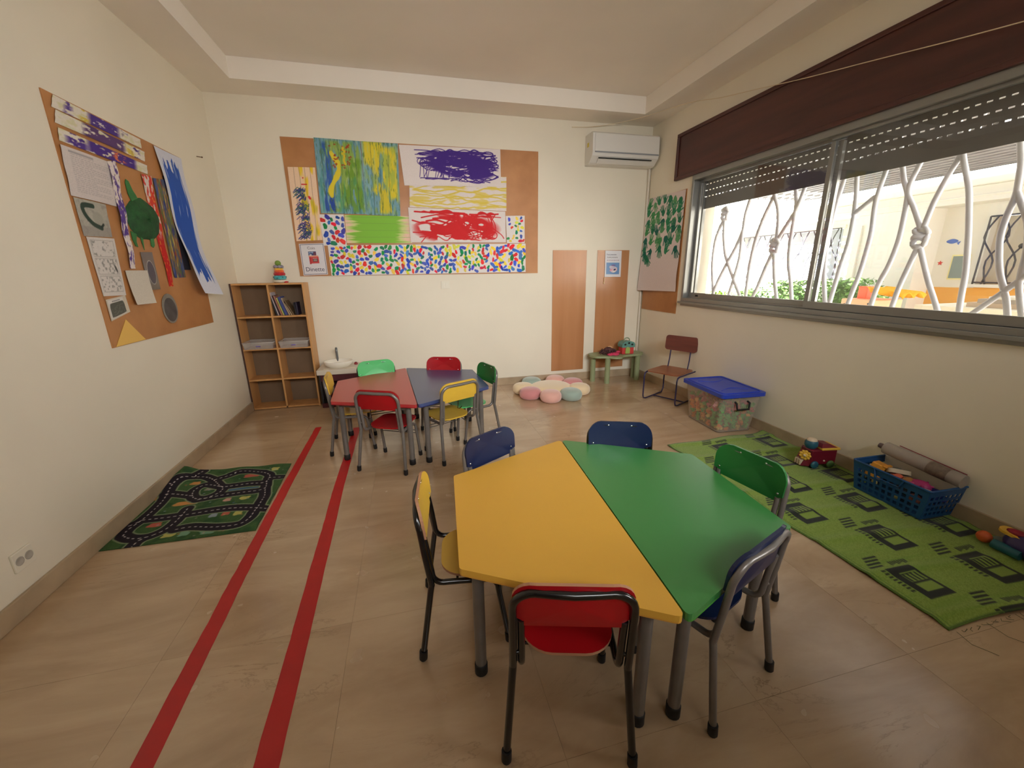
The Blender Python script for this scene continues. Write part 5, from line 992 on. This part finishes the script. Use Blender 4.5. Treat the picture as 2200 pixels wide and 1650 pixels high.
ROADS = [[(0.055, 1.721), (0.047, 1.775), (0.065, 1.863), (0.071, 1.982), (0.062, 2.096), (0.045, 2.21), (0.061, 2.295), (0.115, 2.328), (0.181, 2.324), (0.255, 2.27), (0.334, 2.169)],
 [(0.261, 2.268), (0.323, 2.307), (0.391, 2.354), (0.494, 2.34), (0.591, 2.284), (0.611, 2.214), (0.595, 2.163), (0.506, 2.168), (0.378, 2.157), (0.334, 2.169)],
 [(0.328, 2.17), (0.234, 2.209), (0.194, 2.143), (0.235, 2.049), (0.306, 2.03), (0.36, 2.086), (0.358, 2.149), (0.328, 2.17)], [(0.052, 2.116), (0.109, 2.118), (0.212, 2.078)],
 [(0.267, 2.023), (0.381, 2.045), (0.514, 2.057), (0.591, 2.061), (0.623, 2.09), (0.61, 2.173)], [(0.623, 2.09), (0.648, 1.984), (0.648, 1.892), (0.643, 1.808), (0.636, 1.749), (0.601, 1.691), (0.49, 1.693), (0.364, 1.727), (0.293, 1.719)],
 [(0.067, 1.857), (0.182, 1.856), (0.271, 1.862), (0.418, 1.878), (0.521, 1.877), (0.628, 1.854), (0.706, 1.822)], [(0.257, 1.927), (0.257, 1.85), (0.254, 1.784), (0.23, 1.718), (0.177, 1.68), (0.109, 1.686), (0.055, 1.721)],
 [(0.0, 1.802), (0.035, 1.815), (0.067, 1.857)], [(0.152, 1.598), (0.157, 1.653), (0.167, 1.666)], [(0.606, 2.23), (0.688, 2.222)], [(0.0, 2.235), (0.039, 2.21)], [(0.115, 2.328), (0.138, 2.40)]]
PAT = [('o', (0.132, 2.236), (0.19, 2.247)), ('b', (0.398, 2.1), (0.579, 2.102)), ('r', (0.437, 2.29), (0.538, 2.277)), ('o', (0.151, 2.026), (0.279, 1.959)), ('p', (0.43, 1.985), (0.457, 1.983)), ('y', (0.51, 1.986), (0.566, 1.983)), ('w', (0.416, 1.808), (0.447, 1.829)), ('r', (0.48, 1.811), (0.506, 1.834)), ('y', (0.536, 1.805), (0.579, 1.814)), ('r', (0.13, 1.789), (0.194, 1.79)), ('y', (0.254, 1.668), (0.312, 1.678)), ('t', (0.332, 1.665), (0.379, 1.669)), ('t', (0.431, 1.655), (0.507, 1.661)), ('r', (0.524, 1.666), (0.549, 1.664)), ('y', (0.591, 2.352), (0.641, 2.354)), ('g', (0.257, 2.151), (0.32, 2.147)), ('o', (0.01, 2.064), (0.014, 2.097))]
rx0, ry0 = .016, 1.612
c = Canvas(.69, .81, (60, 92, 50), seed=81, res=.0032, grain=.03); c.mix(np.clip((c.n(.05, .05, 2, 2) - .5) * 5, 0, 1), (34, 72, 40), .8)
pcl = dict(o=(206, 140, 80), b=(70, 104, 140), r=(190, 88, 76), p=(206, 150, 140), y=(196, 186, 104), w=(150, 160, 176), t=(120, 160, 136), g=(150, 140, 130))
sm = lambda L: [(p.x - rx0, p.y - ry0) for p in smooth_path([(a, b_, 0) for a, b_ in L], 5)]
for k, a, b_ in PAT: cx, cy = (a[0] + b_[0]) / 2 - rx0, (a[1] + b_[1]) / 2 - ry0; c.ell(cx, cy, max(.02, abs(b_[0] - a[0]) / 2), .020, pcl[k], 0, .9, sq=4, wob=.1)
for k in range(60): c.ell(Rc.uniform(.02, .67), Rc.uniform(.02, .79), .006, .005, Rc.choice(list(pcl.values())), 0, .7)
for L in ROADS: c.stroke(sm(L), .082, (128, 142, 108))
for L in ROADS: c.stroke(sm(L), .066, (28, 22, 34))
for L in ROADS: c.stroke(sm(L), .005, (214, 206, 204), 1, dash=.03)
o = sheet('road_play_mat', c, [(rx0, ry0 + .012, .004), (rx0 + .69, ry0, .004), (rx0 + .668, ry0 + .79, .004), (rx0 + .002, ry0 + .84, .006)], off=lambda u, v: .045 * np.exp(-(u / .10) ** 2) * np.clip((v - .55) / .3, 0, 1) + .003 * np.sin(v * 20) ** 2 * u + .006 * np.sin(u * 9) ** 2 * (v > .9), N=(0, 0, 1), material=paint_mat('mat_print', rough=.8, bump=.3, bscale=300), thick=.003)
tag(o, 'small green road map play mat lying against the left skirting', 'rug')
def tape(label, pts, wds, seed):
    rs = random.Random(seed); L = []; R_ = []; P = [Vector((*p, 0)) for p in pts]
    n_ = 60
    for i in range(n_ + 1):
        t = i / n_; k = min(int(t * (len(P) - 1)), len(P) - 2); u = t * (len(P) - 1) - k; p = P[k].lerp(P[k + 1], u); w = wds[0] * (1 - t) + wds[1] * t; j = rs.uniform(-.002, .002) if i % 3 else 0
        L.append((p.x - w / 2 + j, p.y, .0009)); R_.append((p.x + w / 2 + j * .5, p.y, .0009))
    vs = L + R_; m = n_ + 1; b = MB().add(vs + [(x, y_, .0002) for x, y_, z in vs], [(i, m + i, m + i + 1, i + 1) for i in range(n_)] + [(2 * m + i, 2 * m + i + 1, 3 * m + i + 1, 3 * m + i) for i in range(n_)] + [(i, i + 1, 2 * m + i + 1, 2 * m + i) for i in range(n_)] + [(m + i + 1, m + i, 3 * m + i, 3 * m + i + 1) for i in range(n_)])
    return tag(b.obj('floor_tape', mat('red_tape', (190, 26, 30), rough=.42, var=.12, vscale=12)), label, 'tape')
tape('left strip of red floor tape running towards the bookshelf', [(.725, 3.12), (.735, 2.0), (.752, 1.2), (.772, .50), (.785, -.6)], (.050, .066), 1)
tape('right strip of worn red floor tape running under the red table', [(1.052, 3.02), (1.058, 2.0), (1.078, 1.3), (1.102, .45), (1.13, -.6)], (.056, .072), 2)

# ================================================================= TOY TRAIN
tr = thing('toy_train', 'dark red toy train with a yellow flower on its front on the green rug', 'toy', (4.135, 1.43, .012), math.radians(-10))
M_tr = mat('train_red', (112, 18, 40), rough=.4, var=.1); M_ty = mat('train_yellow', (224, 180, 66), rough=.45)
MB().box(-.06, .115, -.05, .05, .022, .125).obj('body', M_tr, tr, bevel=.008); MB().add([(-.06, -.045, .012), (-.11, -.03, .012), (-.11, .03, .012), (-.06, .045, .012), (-.06, -.045, .10), (-.085, -.03, .06), (-.085, .03, .06), (-.06, .045, .10)], [(0, 1, 5, 4), (1, 2, 6, 5), (2, 3, 7, 6), (4, 5, 6, 7), (0, 3, 2, 1)]).obj('cow_catcher', M_tr, tr)
for k in range(3): MB().box(-.112, -.088, -.026 + k * .019, -.016 + k * .019, .014, .05).obj('bar', mat('toy_cream', (216, 196, 170)), tr)
MB().box(.0, .125, -.058, .058, .125, .140).obj('roof_tray', M_ty, tr, bevel=.004); MB().add([(.0, -.05, .14), (.11, -.05, .14), (.11, .05, .14), (0, .05, .14), (.02, -.03, .162), (.07, -.03, .158), (.07, .03, .158), (.02, .03, .162)], [(0, 1, 5, 4), (1, 2, 6, 5), (2, 3, 7, 6), (3, 0, 4, 7), (4, 5, 6, 7)]).obj('cab_roof', M_tr, tr)
MB().lathe([(.026, 0), (.038, .018), (.038, .04), (.032, .052)], 20, c=(-.035, 0, .125)).obj('funnel', mat('train_teal', (36, 92, 112), rough=.45), tr); MB().sphere((-.035, 0, .178), .031, 16, 8, sc=(1, 1, .55)).obj('smoke_dome', mat('toy_cream'), tr)
fl_ = MB(); Mx = Matrix.Translation((-.092, -.032, .088)) @ Matrix.Rotation(-1.0, 4, 'Z') @ Matrix.Rotation(PI / 2, 4, 'X')
for k in range(9): a = 2 * PI * k / 9; fl_.sphere((.026 * math.cos(a), .026 * math.sin(a), 0), .010, 8, 6, sc=(1, 1, .5), M=Mx)
fl_.sphere((0, 0, 0), .020, 12, 8, sc=(1, 1, .5), M=Mx); fl_.obj('flower', M_ty, tr); MB().sphere((0, 0, .008), .009, 8, 6, M=Mx).obj('flower_centre', mat('toy_cream'), tr)
for (x_, s, m) in ((-.035, -1, 'train_teal'), (.075, -1, None), (-.035, 1, 'train_teal'), (.075, 1, None)):
    MB().lathe([(0, 0), (.024, 0), (.026, .006), (.024, .012), (0, .012)], 18, M=Matrix.Translation((x_, s * .056 + (.006 if s < 0 else -.006), .026)) @ Matrix.Rotation(PI / 2, 4, 'X')).obj('wheel', _M[m] if m else mat('wheel_green', (84, 116, 60), rough=.5), tr)
MB().sphere((.03, -.052, .05), .006, 8, 6).obj('button', mat('toy_cream'), tr)

# ================================================================= TOY CRATE
cr = thing('toy_crate', 'blue plastic lattice crate full of toys on the green rug', 'crate', (4.205, .955, .012), math.radians(-2))
M_cr = mat('blue_crate_plastic', (20, 74, 128), rough=.4); hx, hy, tx, ty, ch = .112, .172, .128, .195, .175
def crate_wall(a0, a1, b0, b1, nx_, nz_):
    """wall from a0..a1 at the bottom to b0..b1 at the top, with square holes"""
    a0, a1, b0, b1 = map(Vector, (a0, a1, b0, b1)); g = MB(); U = [0]; hw = .62
    nrm = (a1 - a0).cross(b0 - a0).normalized() * .0035
    def P(u, v): return (a0.lerp(a1, u)).lerp(b0.lerp(b1, u), v)
    us = [0]
    for i in range(nx_): c0 = .05 + .9 * (i + .5 - hw / 2) / nx_; c1 = .05 + .9 * (i + .5 + hw / 2) / nx_; us += [c0, c1]
    us.append(1); vs_ = [0]
    for j in range(nz_): c0 = .06 + .76 * (j + .5 - .31) / nz_; c1 = .06 + .76 * (j + .5 + .31) / nz_; vs_ += [c0, c1]
    vs_.append(1)
    for j in range(len(vs_) - 1):
        for i in range(len(us) - 1):
            if i % 2 == 1 and j % 2 == 1: continue
            q = [P(us[i], vs_[j]), P(us[i + 1], vs_[j]), P(us[i + 1], vs_[j + 1]), P(us[i], vs_[j + 1])]
            g.add([tuple(p) for p in q] + [tuple(p - nrm) for p in q], [(0, 1, 2, 3), (7, 6, 5, 4), (0, 4, 5, 1), (1, 5, 6, 2), (2, 6, 7, 3), (3, 7, 4, 0)])
    return g
for A, B_, n_ in (((-1, -1), (1, -1), 7), ((1, -1), (1, 1), 10), ((1, 1), (-1, 1), 7), ((-1, 1), (-1, -1), 10)):
    crate_wall((A[0] * hx, A[1] * hy, 0), (B_[0] * hx, B_[1] * hy, 0), (A[0] * tx, A[1] * ty, ch), (B_[0] * tx, B_[1] * ty, ch), n_, 4).obj('wall', M_cr, cr)
MB().box(-hx, hx, -hy, hy, 0, .004).obj('base', M_cr, cr); MB().tube([(p[0], p[1], ch) for p in rrect(-tx, tx, -ty, ty, .01, 3)], .006, 8, closed=True).obj('rim', M_cr, cr)
MB().tube([(-tx - .004, -.075, ch), (-tx - .006, -.06, ch - .045), (-tx - .006, .06, ch - .045), (-tx - .004, .075, ch)], .004, 6).obj('handle', M_cr, cr)
def in_crate(x_, y_, z_): a = cr.rotation_euler[2]; return (4.205 + x_ * math.cos(a) - y_ * math.sin(a), .955 + x_ * math.sin(a) + y_ * math.cos(a), .012 + z_)
CT = 'toys inside the blue crate'
o = MB().box(-.05, .045, -.035, .03, -.05, .05).box(-.055, .05, -.04, -.02, .045, .056).obj('toy_tub', mat('tub_orange', (224, 152, 52), rough=.45), bevel=.006); o.location = in_crate(-.035, .125, .125); o.rotation_euler = (.25, .2, .3); tag(o, 'orange yellow plastic tub at the far end of the blue crate', 'toy', CT)
o = thing('toy_camera', 'cream coloured toy with a round grey lens lying in the blue crate', 'toy', in_crate(.0, .04, .155), .7, CT); MB().prism(rrect(-.055, .055, -.022, .022, .02, 5), -.012, .012).obj('body', mat('toy_ivory', (196, 180, 150), rough=.5), o, bevel=.005); MB().torus((-.01, 0, .014), .016, .006, 20, 8).obj('lens', mat('lens_grey', (90, 88, 74)), o); o.rotation_euler = (-.5, .1, -.6)
for (x_, y_, z_, r_, col, nm, lb, sc_) in ((-.035, .02, .140, .026, (216, 104, 76), 'coral', 'coral red rounded toy piece in the blue crate', (1.3, .8, .6)), (-.03, -.035, .135, .030, (176, 118, 64), 'tan', 'tan brown ball in the middle of the blue crate', (1, 1, .9)), (-.02, -.085, .140, .036, (176, 48, 112), 'magenta', 'magenta star shaped toy in the blue crate', (1, 1.3, .8)), (.03, .10, .10, .045, (20, 22, 34), 'black', 'black rounded toy deep in the blue crate', (1, 1.2, 1)), (.0, -.02, .09, .05, (40, 44, 60), 'slate', 'slate grey toy under the others in the blue crate', (1.4, 1.6, .8)), (.005, -.13, .10, .045, (30, 34, 110), 'indigo', 'deep indigo toy at the near end of the blue crate', (1.3, 1, .9)), (-.06, -.10, .07, .03, (150, 90, 80), 'brick', 'dull red toy showing through the crate wall', (.8, 1.2, 1)), (-.055, -.055, .125, .022, (120, 110, 120), 'grey', 'small grey toy beside the tan ball', (1, 1, 1)), (-.065, -.15, .145, .02, (180, 170, 160), 'pale', 'pale thin toy at the rim of the crate', (.7, 1.8, .5)), (-.085, .09, .075, .016, (216, 200, 120), 'lemon', 'lemon yellow toy piece behind the crate holes', (.6, 1, 1)), (-.085, -.03, .05, .016, (210, 200, 130), 'straw', 'straw coloured toy piece low in the crate', (.6, 1, 1))):
    b = MB(); n1, n2 = 18, 10; b.sphere((0, 0, 0), r_, n1, n2, sc=sc_)
    if nm == 'magenta':
        for k in range(5): a = 2 * PI * k / 5; b.tube([(0, 0, 0), (.05 * math.cos(a), .05 * math.sin(a), .012)], [.018, .004], 8)
    else: b.torus((0, 0, 0), r_ * .9 * sc_[0], r_ * .16, 20, 6, sz=.8)
    o = b.obj('small_toy', mat('toyc_' + nm, col, rough=.5, var=.2, vscale=25)); o.location = in_crate(x_, y_, z_); tag(o, lb, 'toy', CT)
tb = thing('clear_plastic_package', 'clear grey plastic package with a red edge lying on the blue crate', 'package', (4.265, .94, .205), 0)
M_cl = film_mat('cloudy_film', (176, 166, 156), .72, rough=.25)
MB().tube([(.0, .18, .050), (0, -.19, .020)], [.036, .036], 16).obj('tube', M_cl, tb); MB().tube([(.0, .215, .053), (0, .18, .050)], [.014, .020], 10).obj('neck', mat('plum_plastic', (96, 80, 90), rough=.4), tb)
MB().tube([(0, -.04, .0325), (0, -.13, .025)], [.0372, .0372], 16).obj('label', mat('label_brown', (126, 110, 96), rough=.5, var=.4, vscale=60), tb); MB().tube([(.027, .13, .080), (.027, -.18, .052)], .0025, 6).obj('red_edge', mat('thin_red', (130, 30, 50)), tb)

# ================================================================= PARTLY SEEN TOY AT THE RIGHT EDGE
tt = thing('toy_caterpillar', 'purple and teal plastic toy with an orange ball on the near end of the rug', 'toy', (4.205, .50, .012), 0)
MB().sphere((.0, -.05, .052), .058, 18, 12, sc=(1.1, 1.5, .85)).obj('body', mat('toy_violet', (56, 44, 96), rough=.45), tt); MB().tube([(-.055, .04, .026), (-.06, -.055, .026)], .022, 14).obj('roller', mat('toy_dark_teal', (28, 92, 104), rough=.45), tt)
MB().sphere((-.035, .082, .028), .028, 16, 10).obj('ball', mat('toy_orange', (206, 96, 46), rough=.5), tt)
MB().prism(rrect(-.035, .035, -.055, .065, .03, 6), .080, .092, M=Matrix.Rotation(.1, 4, 'X')).obj('tray', M_ty, tt, bevel=.004); MB().sphere((0.0, 0, .096), .026, 12, 8, sc=(1, 1.4, .5)).obj('cap', mat('toy_crimson', (140, 22, 44)), tt)
MB().lathe([(.03, 0), (.034, .01), (.03, .02)], 14, c=(.03, .05, 0)).obj('wheel', mat('slate_panel'), tt)
gi = thing('yellow_toy_figure', 'spotted yellow toy leaning on the purple toy by the wall', 'toy', (4.262, .452, .095)); MB().tube([(0, 0, -.0), (0, .008, .03), (0, .03, .05)], [.02, .018, .014], 10).sphere((0, .036, .052), .018, 10, 8).obj('body', mat('toy_gold', (206, 164, 84), rough=.5), gi); MB().sphere((-.016, .034, .056), .005, 8, 5).obj('spot', M_dark, gi)
